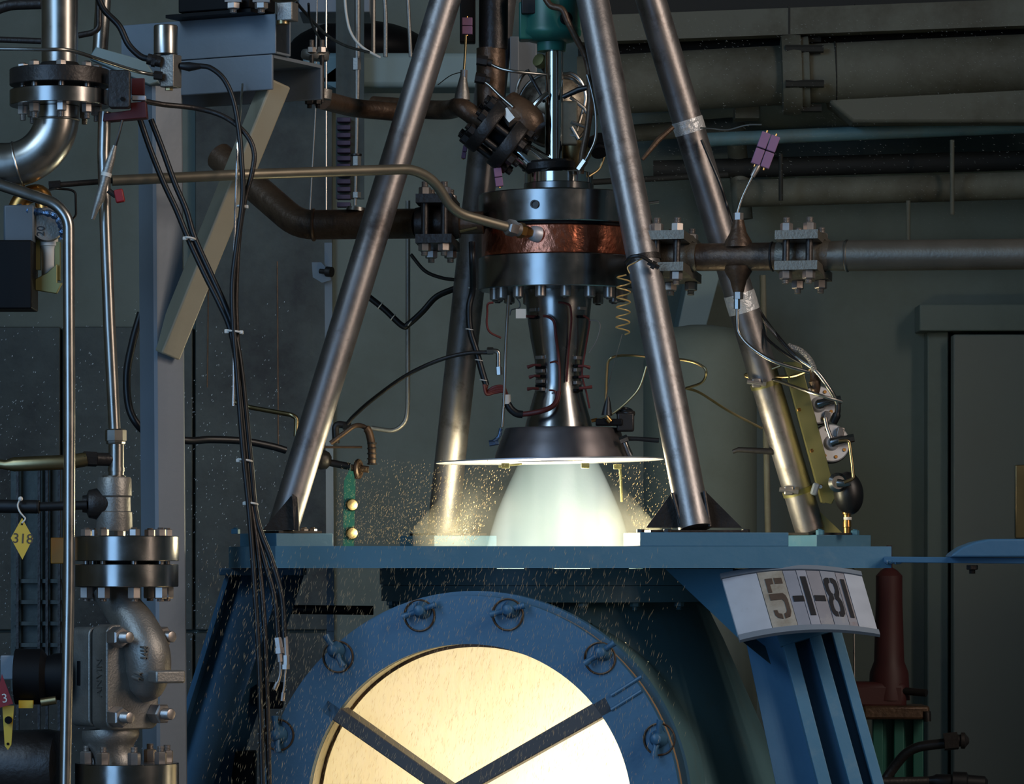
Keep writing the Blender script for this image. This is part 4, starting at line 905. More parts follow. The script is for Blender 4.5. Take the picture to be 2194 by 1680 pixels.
# cast lettering: side of the cover faces left-front
sdn = -bx; sdt = V((0, 0, 1))
text(cov, 'cast_letters', 'ANVIN', cb0-bnn*.0-bx*.0935+bnn*.016, .036, V((0, 0, 1)), sdn.cross(V((0, 0, 1)))*-1 if False else bnn*-1, M['cast'], .003)
text(cov, 'cast_numbers', '5455', P(306, 1398, YV-.136), .020, V((.05, -.03, 1)), bx*-1, M['cast'], .016)
text(cov, 'cast_numbers', '20', P(296, 1448, YV-.125), .026, V((.25, -.05, 1)), bx*-1, M['cast'], .016)
npl = part('name_plate', MB().box(cb0-bnn*.075-bx*.0985+V((0, 0, .01)), (.004, .014, .070), Rb), M['blackm'], vc, 'black name plate', .001)
# tee fitting, union and slanted pipe above
part('tee_body', MB().lathe((P(245, 0, YV).x, YV, 0), (0, 0, 1), [(vz(1137), .050), (vz(1133), .052), (vz(1096), .051), (vz(1094), .047), (vz(1064), .046), (vz(1060), .050), (vz(1024), .049), (vz(1020), .046)], 36), M['cast'], up_fl)
part('tee_side', MB().lathe(P(244, 1080, YV), (-1, -.1, 0), [(0, .042), (.05, .045), (.072, .040), (.078, .026), (.09, .024)], 30), M['dark'], up_fl)
part('weld_collar', MB().lathe((P(245, 0, YV).x, YV, 0), (0, 0, 1), [(vz(1022), .032), (vz(1017), .034), (vz(1016), .028)], 28), M['stain'], up_fl)
un = thing('pipe_tee', 'steel union tee between the slanted pipe and the valve flange', 'fitting', P(248, 1016, YV))
part('tee_run', MB().cyl(P(249, 1018, YV), P(249, 950, YV), .0225, None, 24).cyl(P(249, 1010, YV), P(249, 1002, YV), .0245, None, 24), M['stain'], un)
part('union_nut', MB().lathe(P(248, 952, YV), (0, 0, 1), [(0, .026), (.003, .0275), (.008, .0275), (.010, .031), (.040, .031), (.044, .026)], 8), M['stain'], un)
part('tee_branch', MB().cyl(P(245, 985, YV), P(206, 984, YV-.02), .019, None, 20).cyl(P(207, 984, YV-.02), P(178, 983, YV-.03), .022, None, 6), M['dark'], un)
sp_ = thing('slanted_pipe', 'long near-vertical steel pipe left of the grey upright', 'pipe', P(245, 925, YV))
pts = Q((246, 930, YV), (234, 690, YV), (226, 480, YV), (222, 330, YV), (224, 240, YV))
part('pipe', MB().tube(pts, [.0172, .0178, .0172, .0185, .0185], 28), M['stain'], sp_)
solo('dark_cross_pipe', MB().tube(Q((-60, 986, YV-.06), (10, 996, YV-.05), (30, 995, YV-.05), (150, 990, YV-.04), (185, 984, YV-.03)), [.012, .014, .021, .0215, .0205], 20), M['gold'], 'short level pipe from the left edge to the union tee', 'pipe')
bonnet = thing('valve_handle', 'black handle rod reaching left from the round tee side', 'handle', P(60, 1085, YV))
part('rod', MB().tube(Q((-60, 1084, YV-.05), (80, 1086, YV-.05), (84, 1086, YV-.05), (186, 1082, YV-.04)), [.019, .0195, .013, .013], 16), M['black'], bonnet)
part('collar', MB().torus(P(83, 1086, YV-.05), (1, 0, 0), .017, .003, 24, 8), M['dark'], bonnet)
tagt = thing('number_tag', 'yellow diamond tag numbered 318 hanging from the black handle rod', 'tag', P(47, 1198, YV-.09))
part('tag_plate', MB().prism([P(47, 1110, YV-.09), P(71, 1153, YV-.09), P(48, 1199, YV-.09), P(23, 1153, YV-.09)], (0, .002, 0)), M['yellow'], tagt)
text(tagt, 'tag_number', '318', P(49, 1155, YV-.0905), .040, (1, 0, -.06), (0, 0, 1), M['inkw'], .0006)
part('tag_hole', MB().cyl(P(47, 1123, YV-.0915), P(47, 1123, YV-.089), .003, None, 12), M['blackm'], tagt)
part('tag_tie', MB().tube(smooth(Q((47, 1121, YV-.09), (54, 1112, YV-.09), (50, 1106, YV-.09), (42, 1096, YV-.09), (38, 1082, YV-.08), (44, 1068, YV-.08)), 6), .0025, 8).ell(P(44, 1069, YV-.08), .007, .007, .007, 12, 8), M['white'], tagt, 'white cord')
# front vertical tube with top bend
solo('front_tube', MB().tube(fillet(Q((-60, 376, -1.62), (120, 436, -1.6), (147, 470, -1.6), (149, 900, -1.6), (148, 1250, -1.6), (138, 1780, -1.6)), .075, 8), .0165, 24), M['stain'], 'bright vertical tube in front of the valve, bending left at top', 'tube')

# ---------------------------------------------------------------- upper left flange joint and elbow
YU = -1.35; XU = P(128, 0, YU).x
el = thing('elbow_pipe', 'large steel elbow curving left below the upper left flange pair', 'pipe', P(60, 400, YU))
def uz(py): return ZC-(py-H)*sc(YU-.15)
ac0 = P(14, 246, YU); rr0 = 108*sv
pts = [V((ac0.x+rr0, YU, uz(216)))]+[V((ac0.x+rr0*math.cos(k*math.pi/32), YU, ac0.z-rr0*math.sin(k*math.pi/32))) for k in range(17)]+[P(-90, 354, YU)]
part('elbow', MB().tube(pts, .064, 36), M['stain'], el)
part('weld_ring', MB().torus(pts[2], (0, 0, 1), .0635, .004, 36, 8), M['stain'], el)
part('weld_ring', MB().torus(P(38, 352, YU), (1, 0, 0.25), .064, .004, 36, 8), M['stain'], el)
Ru = 107*sv
def ufl(y0, y1, par, m): return part('flange', MB().lathe((XU, YU, 0), (0, 0, 1), [(uz(y1), Ru-.002), (uz(y1)+.002, Ru), (uz(y0)-.002, Ru), (uz(y0), Ru-.002)], 64), M[m], par)
ufl(181, 215, el, 'steel')
tp = thing('upper_pipe', 'shiny vertical pipe with bolted flange at the top left', 'pipe', V((XU, YU, uz(172))))
ufl(136, 171, tp, 'dark')
part('pipe', MB().tube([V((XU, YU, uz(140))), V((XU, YU, uz(-60)))], .052, 36), M['stain'], tp)
part('pipe_neck', MB().lathe((XU, YU, 0), (0, 0, 1), [(uz(137), .068), (uz(128), .062), (uz(120), .0525)], 36), M['dark'], tp)
for k in range(8):
    a_ = 2*math.pi*(k+.2)/8; x = XU+.105*math.cos(a_); y = YU+.105*math.sin(a_)
    bolt(el, (x, y, uz(215)), (0, 0, -1), .0155, .024, M['nut'], .018); bolt(tp, (x, y, uz(136)), (0, 0, 1), .0155, .016, M['nut'], .003)
    part('stud', MB().cyl((x, y, uz(170)), (x, y, uz(182)), .009, None, 10), M['nut'], el)
jb = thing('junction_box', 'small dark grey box against the upper left flange pair', 'box', P(262, 228, YU-.06))
part('box_body', rbox(P(255, 190, YU-.08), V((1, 0, 0)), V((0, 1, 0)), .062, .108, .04, .008), M['dark'], jb, None, .003)
part('box_screw', MB().cyl(P(262, 212, YU-.088), P(262, 212, YU-.08), .006, None, 12), M['blackm'], jb)
rb = thing('red_bracket', 'dark red angled bracket holding the grey clip right of the flange pair', 'bracket', P(270, 258, YU))
part('upper_plate', MB().box(P(296, 186, YU+.02), (.038, .012, .048)), M['redd'], rb, None, .002)
part('lower_plate', MB().prism([P(222, 243, YU-.03), P(280, 236, YU-.03), P(280, 220, YU-.03), P(312, 217, YU-.03), P(315, 252, YU-.03), P(220, 260, YU-.03)], (0, .05, 0)), M['redd'], rb, None, .002)
part('clip', MB().box(P(298, 211, YU-.01), (.040, .03, .014)), M['alu'], rb, 'pale metal clip', .002)
# blue-grey plate rail in the back at top left
solo('slant_rail', MB().prism([P(205, 100, -.85), P(312, 130, -.85), P(340, 175, -.85), P(320, 182, -.85), P(190, 125, -.85)], (0, .06, 0)), M['bgpale'], 'pale slanted plate behind the silver solenoid at top left', 'plate', None, .004)
so = thing('silver_solenoid', 'silver cylinder solenoid on a block left of the box beam', 'solenoid', P(362, 190, -1.2))
part('coil_can', MB().lathe(P(355, 118, -1.2), (0, 0, 1), [(0, .032), (.003, .035), (.082, .035), (.086, .033), (.088, .02)], 36), M['stain'], so)
part('valve_block', MB().box(P(366, 153, -1.2), (.045, .05, .095), rotz(-25)), M['cast'], so, None, .003)
part('foot_nut', MB().cyl(P(362, 184, -1.2), P(362, 194, -1.2), .012, None, 6), M['gold'], so)
part('inlet_fitting', MB().cyl(P(345, 133, -1.22), P(316, 126, -1.22), .016, None, 16).cyl(P(334, 131, -1.22), P(326, 129, -1.22), .019, None, 6), M['dark'], so)
part('outlet_fitting', MB().cyl(P(348, 163, -1.23), P(330, 161, -1.23), .013, None, 6), M['dark'], so)
part('plug', MB().tube(Q((386, 141, -1.2), (405, 143, -1.2), (430, 142, -1.2)), [.010, .014, .008], 12), M['black'], so)
M['hose_d'] = M['black']
def cable(label, pts, r, m='black', name='cable', sg=8): return solo(name, MB().tube(smooth(Q(*pts), sg), r, 10), M[m], label, 'cable' if name == 'cable' else 'tube')
cable('black cable dropping from the top edge into the silver solenoid', [(205, -20, -1.22), (222, 20, -1.22), (255, 55, -1.22), (275, 95, -1.22), (300, 120, -1.22), (320, 127, -1.22)], .0095)
cable('grey tube along the top left running into the solenoid block', [(-30, 104, -1.56), (90, 106, -1.56), (150, 108, -1.53), (220, 130, -1.4), (290, 152, -1.26), (334, 161, -1.23)], .0055, 'stain', 'thin_tube')
solo('dark_manifold_line', MB().tube(fillet(Q((-30, 30, -1.1), (18, 10, -1.1), (88, 8, -1.1)), .03), .016, 16), M['dark'], 'thick dark line bending in at the top left corner', 'pipe')
solo('dark_manifold_line', MB().tube(Q((-30, 84, -1.1), (88, 88, -1.1)), .009, 12), M['dark'], 'thin dark line level behind the shiny upper pipe', 'pipe')
solo('dark_manifold_line', MB().tube(fillet(Q((168, 76, -1.1), (200, 70, -1.1), (212, 60, -1.1), (213, -40, -1.1)), .02), .009, 12), M['dark'], 'dark hooked line right of the shiny upper pipe', 'pipe')
solo('rear_pipe', MB().tube(Q((214, 118, -.6), (224, -50, -.6)), .024, 24), M['stain'], 'pale pipe rising behind the black cable at top left', 'pipe')
# cable bundle
cable('black cable arching from the solenoid plug down to the bundle', [(428, 141, -1.2), (452, 146, -1.2), (480, 170, -1.2), (500, 215, -1.2), (512, 280, -1.21), (517, 340, -1.22), (520, 420, -1.22), (508, 520, -1.22), (498, 610, -1.22), (500, 700, -1.22), (508, 800, -1.22), (520, 960, -1.22), (534, 1100, -1.22), (545, 1250, -1.23), (556, 1450, -1.24), (563, 1720, -1.25)], .0078)
cable('grey cable curving from the red bracket down through the bundle', [(306, 216, -1.3), (350, 224, -1.25), (420, 232, -1.2), (480, 250, -1.2), (525, 285, -1.2), (544, 325, -1.2), (540, 370, -1.2), (524, 430, -1.2), (512, 510, -1.2), (506, 620, -1.2), (507, 700, -1.2), (516, 860, -1.2), (532, 1040, -1.2), (552, 1180, -1.21), (566, 1330, -1.22), (572, 1500, -1.22), (578, 1720, -1.23)], .0078, 'dark')
for i, (dx, lab) in enumerate(((0, 'left of two thick black cables slanting over the diagonal brace'), (26, 'right of two thick black cables slanting over the diagonal brace'))):
    cable(lab, [(300+dx*.9, 256, -1.18), (322+dx, 320, -1.18), (350+dx*.9, 390, -1.18), (378+dx*.8, 450, -1.18), (402+dx*.55, 508, -1.18), (440+dx*.5, 590, -1.19), (470+dx*.4, 650, -1.2), (494+dx*.3, 708, -1.2), (510+dx*.3, 800, -1.2), (528+dx*.3, 980, -1.2), (542+dx*.3, 1110, -1.2), (566+dx*.6, 1200, -1.2), (588+dx*.6, 1280, -1.2), (596+dx*.5, 1366, -1.2)], .0088)
fit1 = thing('cable_fitting', 'silver hex fitting with bent tip on the left hanging cable end', 'fitting', P(598, 1478, -1.2))
part('hex_body', MB().cyl(P(595, 1366, -1.2), P(598, 1388, -1.2), .012, None, 6).cyl(P(598, 1388, -1.2), P(599, 1400, -1.2), .0145, None, 6).cyl(P(599, 1398, -1.2), P(601, 1418, -1.2), .009, None, 8), M['nut'], fit1)
part('tip_tube', MB().tube(smooth(Q((601, 1416, -1.2), (601, 1440, -1.2), (597, 1458, -1.2), (589, 1476, -1.2)), 6), .004, 8).cyl(P(595, 1462, -1.2), P(588, 1478, -1.2), .007, None, 8), M['nut'], fit1)
fit2 = thing('cable_fitting', 'silver hex fitting with straight thin tip on the right hanging cable end', 'fitting', P(605, 1500, -1.2))
part('hex_body', MB().cyl(P(612, 1364, -1.2), P(614, 1405, -1.2), .007, None, 8).cyl(P(613, 1404, -1.2), P(613, 1424, -1.2), .010, None, 6).cyl(P(612, 1424, -1.2), P(612, 1434, -1.2), .0125, None, 6), M['nut'], fit2)
part('tip_tube', MB().tube(Q((612, 1432, -1.2), (609, 1470, -1.2), (606, 1486, -1.2)), .0028, 8).cyl(P(607, 1484, -1.2), P(605, 1502, -1.2), .006, None, 8), M['nut'], fit2)
for i, (px, py, r_, lab) in enumerate(((406, 511, .016, 'white tie round the two slanting black cables on the brace'), (519, 443, .014, 'white tie at the top crossing of the arching cables'), (502, 712, .024, 'double white tie where all bundle cables meet'), (524, 987, .022, 'white tie midway down the cable bundle'), (537, 1079, .020, 'white tie just above where the bundle splits'))):
    t_ = thing('cable_tie', lab, 'cable tie', P(px, py, -1.2), 'ties on the cable bundle')
    part('band', MB().torus(P(px, py, -1.2), (.12, 0.1, 1), r_, .0032, 28, 8), M['white'], t_)
    part('head', MB().box(P(px+(r_/sc(-1.2))*.85*(1 if i in (1, 2) else -1), py, -1.2-r_*.5), (.012, .012, .010)), M['white'], t_, None, .002)
    if i == 2: part('head', MB().box(P(px-(r_/sc(-1.2))*.9, py-2, -1.2-r_*.5), (.014, .012, .012)), M['white'], t_, None, .002)
cable('black hose looping from behind the upright, lower left', [(302, 670, -.60), (285, 730, -.60), (272, 800, -.6), (276, 870, -.60), (295, 910, -.60), (325, 930, -.56), (400, 944, -.5), (450, 942, -.45), (520, 945, -.4), (580, 956, -.36), (612, 965, -.34)], .012)
solo('silver_drop_wire', MB().tube(smooth(Q((520, 180, -.9), (510, 300, -1.0), (503, 500, -1.0), (500, 640, -1.0), (501, 800, -1.0), (500, 870, -1.0)), 8), .004, 8), M['chrome'], 'thin silver tube hanging behind the cable bundle', 'tube')
# hanging plug and red clip by the slanted pipe
hp = thing('hanging_plug', 'dark cable plug hung on the slanted pipe below the red bracket', 'connector', P(205, 470, YV-.05))
part('wire', MB().tube(smooth(Q((262, 258, YV-.04), (254, 290, YV-.05), (246, 318, YV-.05)), 6), .004, 8), M['black'], hp)
part('plug_body', MB().tube(Q((246, 312, YV-.05), (238, 340, YV-.05), (228, 372, YV-.05), (222, 395, YV-.05), (214, 425, YV-.05), (206, 445, YV-.05), (198, 470, YV-.05)), [.007, .012, .014, .012, .014, .010, .006], 14), M['cast'], hp)
part('white_band', MB().cyl(P(229, 370, YV-.05), P(227, 378, YV-.05), .0152, None, 14), M['white'], hp)
part('plug_arm', MB().tube(Q((232, 408, YV-.05), (248, 420, YV-.05)), .008, 8), M['dark'], hp)
part('red_knob', MB().box(P(256, 420, YV-.05), (.026, .022, .038), Matrix.Rotation(-.2, 3, 'Y')), M['red'], hp, 'red knob', .004)

# ---------------------------------------------------------------- actuator on the far left
ac = thing('motor_valve', 'grey motor valve head with yellow bracket at the left edge', 'valve', P(70, 628, -1.35))
part('motor_box', MB().box(P(44, 482, -1.38), (.088, .08, .108)), M['motor'], ac, None, .006)
part('cover', MB().lathe(P(100, 483, -1.36), (.15, -1, 0), [(-.05, .048), (.03, .050), (.038, .046)], 36), M['cast'], ac)
text(ac, 'cover_mark', '20', P(88, 495, -1.402), .030, (0.05, 0, 1), (-1, 0, 0.05), M['ink'], .0006)
part('spout', MB().lathe(P(105, 512, -1.36), (0, 0, -1), [(0, .026), (.02, .027), (.022, .024), (.03, .022), (.115, .021)], 24), M['white'], ac, 'white spout')
part('yellow_plate', MB().prism([P(75, 598, -1.40), P(100, 585, -1.40), P(122, 565, -1.40), P(122, 605, -1.40), P(133, 606, -1.40), P(121, 629, -1.40), P(75, 622, -1.40)], (0, .02, 0)), M['olive'], ac, 'yellowish plate', .002)
part('side_ear', MB().box(P(82, 545, -1.36), (.014, .03, .09)), M['olive'], ac); part('side_ear', MB().box(P(124, 560, -1.36), (.014, .03, .11)), M['olive'], ac)
foil = MB(); fpts = smooth(Q((38, 446, -1.40), (58, 452, -1.41), (78, 454, -1.41), (100, 456, -1.42), (122, 466, -1.42), (134, 490, -1.41), (133, 512, -1.40)), 5)
foil.tube([p+V((random.uniform(-.003, .003), 0, random.uniform(-.003, .003))) for p in fpts], [random.uniform(.006, .013) for p in fpts], 7)
part('foil_wrap', foil, M['foil'], ac, 'crumpled blue foil')
bbx = thing('black_cabinet', 'black box below the motor valve at the left edge', 'box', P(10, 666, -1.45))
part('cabinet', MB().box(P(0, 592, -1.40), (.20, .15, .195)), M['blackm'], bbx, None, .004)
gpx = solo('gold_bend', MB().tube(fillet(Q((30, 462, -1.30), (48, 420, -1.30), (92, 410, -1.30), (98, 480, -1.32)), .04), .026, 20), M['brass'], 'gold-lit pipe bend above the motor valve', 'pipe')
solo('hook_wire', MB().tube(fillet(Q((100, 408, -1.3), (118, 404, -1.2), (150, 406, -1.2), (162, 412, -1.2), (163, 462, -1.2), (155, 470, -1.2)), .02), .0035, 8), M['black'], 'black hooked wire right of the gold pipe bend', 'wire')

# ---------------------------------------------------------------- bottom left clutter
rk = thing('cable_ladder', 'dim bluish ladder rack standing behind the valve at the left edge', 'rack', P(90, 1500, -.45))
for px in (38, 84, 101, 127): part('rail', MB().box((P(px, 0, -.45).x, -.45, .965), (.008, .02, 1.93)), M['dark'], rk)
for py in (1245, 1290, 1336, 1382): part('rung', MB().box(P(82, py, -.44), (.16, .012, .012)), M['walld'], rk)
part('back_sheet', MB().box(P(82, 1240, -.42), (.17, .006, .70)), M['walld'], rk)
nk = thing('flanged_nipple', 'black pipe body joining the left side of the cast valve', 'pipe', P(80, 1520, -1.4))
part('barrel', MB().lathe(P(34, 1450, -1.36), (1, 0, 0), [(0, .080), (.075, .080), (.09, .060), (.11, .066), (.15, .07)], 32), M['blackm'], nk)
part('clamp_screw', MB().box(P(56, 1509, -1.42), (.04, .02, .022)), M['yellow'], nk, 'yellow plate'); part('clamp_screw', MB().cyl(P(88, 1505, -1.44), P(120, 1500, -1.44), .012, None, 10), M['gold'], nk)
part('coupling', MB().box(P(22, 1430, -1.36), (.05, .06, .07)), M['slate'], nk, None, .004)
solo('white_drum', MB().lathe(P(60, 1640, -1.28), (1, -.15, 0), [(-.10, .10), (.06, .105), (.09, .10), (.10, .06)], 36), M['dark'], 'dim rounded casing below the black pipe body', 'casing')
rt = thing('red_tag', 'red triangular tag with a white 3 at the left edge', 'tag', P(5, 1520, -1.5))
part('tag_plate', MB().prism([P(4, 1444, -1.5), P(28, 1508, -1.5), P(-12, 1520, -1.5)], (0, .002, 0)), M['red'], rt)
text(rt, 'tag_number', '3', P(10, 1497, -1.5012), .036, (1, 0, .15), (-.1, 0, 1), M['white'], .0005)
yl = thing('yellow_lever', 'yellow lever plate below the red triangular tag', 'lever', P(17, 1606, -1.48))
part('lever_plate', MB().prism([P(5, 1512, -1.48), P(30, 1512, -1.48), P(24, 1596, -1.48), P(17, 1607, -1.48), P(10, 1598, -1.48)], (0, .004, 0)), M['yellow'], yl)
part('pivot_bolt', MB().cyl(P(18, 1543, -1.50), P(18, 1543, -1.48), .011, None, 12), M['blackm'], yl); part('lever_hole', MB().cyl(P(17, 1594, -1.482), P(17, 1594, -1.479), .004, None, 10), M['blackm'], yl)
solo('orange_panel', MB().box(P(132, 1180, -1.3), (.06, .03, .075)), M['orange'], 'small orange-edged block left of the machined flange', 'block', None, .003)
M['purple'] = mat('dim_purple_plastic', (70, 56, 78), 0, .6, .2, 14)
# ---------------------------------------------------------------- middle background
def bx(name, label, cat, pts, r, m, n=16, fil=None): return solo(name, MB().tube(fillet(Q(*pts), fil) if fil else Q(*pts), r, n), M[m], label, cat)
strut = thing('slotted_strut', 'pale slotted strut standing behind the left pipe leg', 'post', P(706, 1500, 1.0))
part('strut_channel', MB().prism([P(695, 520, 1.0), P(711, 520, 1.0), P(716, 1352, 1.0), P(700, 1352, 1.0)], (0, .03, 0)), M['slate'], strut)
part('strut_foot', MB().bar(P(708, 1352, 1.02), V((P(716, 0, 1.02).x, 1.02, 0)), .026, .02), M['slate'], strut)
part('strut_clip', MB().prism([P(668, 562, .98), P(688, 562, .98), P(700, 575, .98), P(710, 600, .98), P(690, 606, .98), P(670, 594, .98)], (0, .012, 0)), M['slate'], strut)
part('strut_knob', MB().cyl(P(686, 581, .97), P(704, 583, .95), .009, None, 10).cyl(P(700, 582, .95), P(711, 583, .94), .018, None, 12), M['dark'], strut)
bx('conduit', 'thin grey conduit dropping right of the left leg and turning left', 'conduit', [(874, 430, .6), (874, 870, .6), (870, 905, .6), (845, 925, .6), (795, 917, .6)], .008, 'cast', 12, .05)
bx('hanging_wire', 'hair-thin tan wire hanging in the middle background', 'wire', [(699, -860, 1.2), (699, 460, 1.2)], .004, 'stain', 8)
bx('hanging_wire', 'second thin wire leaning beside the hanging tan wire', 'wire', [(690, -860, 1.2), (676, 240, 1.2), (664, 455, 1.2)], .003, 'cast', 8)
bx('hanging_wire', 'faint wire behind the bundle low in the middle', 'wire', [(594, 560, 1.6), (596, 960, 1.6)], .003, 'rust', 8)
bx('hanging_wire', 'faint rusty wire right of the upright', 'wire', [(446, 620, 1.6), (444, 830, 1.6)], .003, 'rust', 8)
tst = thing('terminal_strip', 'vertical strip of dull purple terminal blocks behind the left leg', 'terminal strip', P(738, 455, 1.3))
for k in range(12): part('terminal_block', MB().box(P(737, 258+k*16.5, 1.3), (.048, .05, .016)), M['purple'], tst, None, .002)
part('strip_back', MB().box((P(750, 0, 1.34).x, 1.34, 3.95), (.10, .02, 2.1)), M['walld'], tst)
gr = thing('gauge_rod', 'thin sectioned rod with nuts beside the purple terminal strip', 'rod', P(764, 440, 1.2))
part('rod', MB().tube(Q((766, -40, 1.2), (766, 130, 1.2), (764, 300, 1.2), (761, 440, 1.2)), [.011, .011, .007, .006], 12), M['cast'], gr)
for y0, y1 in ((125, 150), (335, 355), (412, 424)): part('nut', MB().cyl(P(764, y0, 1.2), P(764, y1, 1.2), .016, None, 6), M['cast'], gr)
part('collar', MB().cyl(P(763, 330, 1.2), P(763, 334, 1.2), .02, None, 16), M['dark'], gr)
blu = solo('cabinet', MB().box(P(720, -20, 1.8), (.26, .3, .20)), M['slate'], 'grey-blue cabinet hanging at the top left of centre', 'cabinet', None, .004)
duct = thing('pale_duct', 'pale blue-grey duct running level behind the legs at the top', 'duct', P(900, 190, 1.5))
part('duct_body', MB().box(P(890, 157, 1.5), (.80, .2, .125)), M['bgpale'], duct, None, .02)
for px in (800, 1050): part('hanger_rod', MB().cyl(P(px, 125, 1.5), V((P(px, 0, 1.5).x, 1.5, 5.0)), .008, None, 8), M['cast'], duct)
part('duct_cap', MB().prism([P(690, 175, 1.4), P(700, 160, 1.4), P(740, 130, 1.4), P(760, 125, 1.4), P(760, 200, 1.4), P(735, 196, 1.4)], (0, .02, 0)), M['bgpale'], duct)
solo('dark_shadow_shape', MB().ell(P(770, 112, 3.3), .29, .29, .125, 32, 16), M['blackm'], 'black rounded shape standing in for shadow above the pale duct', 'shadow')  # black ellipsoid added as the dark shadow above the duct
for lab, pts, r, m in (('white cord hanging beside the gauge rod at the top', [(738, -20, 1.15), (742, 30, 1.15), (752, 70, 1.15), (775, 100, 1.15), (815, 124, 1.15)], .005, 'white'),
    ('grey hanging cable over the black shadow shape', [(823, -20, 1.15), (826, 40, 1.15), (826, 122, 1.15)], .008, 'cast'), ('grey hanging cable right of the black shadow shape', [(873, -20, 1.15), (876, 40, 1.15), (880, 122, 1.15)], .007, 'cast'),
    ('black cable sagging from the solenoid toward the duct', [(632, 2, -.5), (665, 40, -.3), (700, 75, .2), (740, 98, .7), (790, 112, 1.1)], .005, 'black'), ('thin black cable below the brass collar', [(661, 8, -.5), (664, 40, -.4), (680, 75, 0), (705, 115, .7)], .004, 'black')):
    cable(lab, pts, r, m)
arc = thing('bottom_hose', 'dark curved hose rising to the elbow beside the chamber', 'hose', P(745, 910, -.10))
part('hose', MB().tube(smooth(Q((1050, 755, -.13), (1000, 757, -.12), (940, 772, -.10), (870, 805, -.05), (800, 855, .02), (760, 890, .08), (744, 908, .1)), 8), .0068, 10), M['dark'], arc)
jn = thing('hose_valve', 'dark hose valve with ribbed bent hose right of the left leg', 'valve', P(760, 1000, .25))
part('manifold', MB().tube(fillet(Q((720, 950, .2), (718, 908, .2), (745, 912, .2)), .02), .012, 12).cyl(P(735, 912, .2), P(752, 913, .2), .014, None, 6), M['dark'], jn)
part('bent_hose', MB().tube(smooth(Q((708, 950, .15), (735, 930, .15), (762, 912, .15), (785, 918, .15), (794, 940, .15), (797, 970, .15), (797, 995, .15)), 8), [.008]*24+[.013]*25, 12), M['rust'], jn)
for k in range(5): part('hose_band', MB().torus(P(797, 950+k*11, .15), (0, 0, 1), .0135, .003, 20, 6), M['dark'], jn)
part('lever', MB().tube(Q((690, 958, .15), (776, 958, .15)), .004, 8), M['rust'], jn)
part('pipe', MB().cyl(P(690, 988, .22), P(750, 1000, .22), .012, None, 14).lathe(P(690, 985, .22), (1, 0, -.15), [(-.03, .030), (0, .034), (.02, .028), (.03, .014)], 20), M['dark'], jn)
part('handwheel', MB().torus(P(768, 1005, .2), (.9, -.3, 0), .026, .008, 20, 8).cyl(P(752, 1002, .2), P(790, 1006, .2), .011, None, 8).box(P(766, 1010, .2), (.02, .02, .05)), M['rust'], jn)
part('brace_tube', MB().tube(fillet(Q((500, 860, .5), (530, 872, .5), (625, 889, .4), (636, 896, .4), (634, 935, .4)), .02), .008, 10), M['gold'], jn)
gpl = thing('kinked_plate', 'dim green upright plate with two round knobs left of the flame', 'bracket', P(750, 1170, .6))
part('plate', MB().prism([P(735, 1170, .6), P(737, 1030, .6), P(752, 1000, .6), P(762, 1010, .6), P(758, 1172, .6)], (0, .02, 0)), M['green'], gpl)
for py in (1082, 1143): part('round_knob', MB().lathe(P(752, py, .6), (.3, -1, 0), [(0, .018), (.01, .022), (.02, .018), (.022, .008)], 20), M['gold'], gpl)
bloom = thing('dark_cable_bundle', 'drooping dark cable bundle tied behind the left leg and duct', 'cable', P(870, 700, .5))
part('bundle', MB().tube(smooth(Q((790, 636, .5), (825, 664, .5), (862, 698, .5), (876, 694, .5), (905, 668, .5), (935, 636, .5), (975, 618, .5)), 8), .0105, 12), M['black'], bloom)
for px, py in ((815, 655), (842, 680), (878, 693)): part('tie', MB().torus(P(px, py, .5), (.75, 0, -.6), .0125, .002, 18, 6), M['white'], bloom)
cable('faint thin cable curving behind the dark clamp joint', [(880, 545, .5), (910, 580, .5), (945, 595, .5), (978, 600, .5)], .006, 'dark')
bx('grey_standpipe', 'pale thin standpipe behind the taped leg', 'pipe', [(1634, 590, 1.0), (1668, 2195, 1.0)], .011, 'bgpipe', 14)
# dark tank with rounded top behind
solo('round_tank', MB().lathe(P(1500, 1120, 2.6), (0, 0, 1), [(-1.78, .22), (.62, .22), (.70, .20), (.75, .14), (.765, .05)], 40), M['wall'], 'dim round-topped tank behind the front leg', 'tank')
solo('light_hopper', MB().prism([P(1478, 580, 3.0), P(1545, 580, 3.0), P(1512, 705, 3.0), P(1450, 712, 3.0)], (0, .62, 0)), M['bgpale'], 'pale slanted panel behind the right clamp joint', 'panel', None, .004)
solo('wall_lug', MB().box(P(1560, 790, 3.4), (.05, .08, .05)).cyl(P(1560, 770, 3.38), P(1560, 800, 3.38), .015, None, 10), M['cast'], 'small grey lug low on the back wall', 'lug')
# ---------------------------------------------------------------- background pipes, upper right
def bgp(label, pts, r, m='bgpipe', extra=None, n=28):
    t_ = thing('wall_pipe', label, 'pipe', P(pts[0][0], pts[0][1], pts[0][2]), 'pipes along the back wall')
    part('pipe', MB().tube(Q(*pts), r, n), M[m], t_); return t_
w1 = thing('wall_beam', 'pale flat beam along the top of the back wall', 'beam', P(1700, 60, 3.0))
a, b = P(1240, 66, 3.0), P(2400, 22, 2.8); part('beam_body', MB().bar(a, b, .10, .105, (0, 1, 0)), M['bgpipe'], w1)
a, b = P(1240, 8, 3.1), P(2400, -40, 2.9); part('beam_top', MB().bar(a, b, .06, .13, (0, 1, 0)), M['bgdark'], w1)
for px in (1690, 1833): q = P(px, 62-(px-1240)*.038, 2.9); part('beam_joint', MB().box(q, (.008, .06, .11)), M['bgdark'], w1)
bigp = bgp('fat lagged pipe along the back wall with wide flange', [(1240, 185, 3.0), (1700, 160, 2.95), (2400, 128, 2.85)], .118)
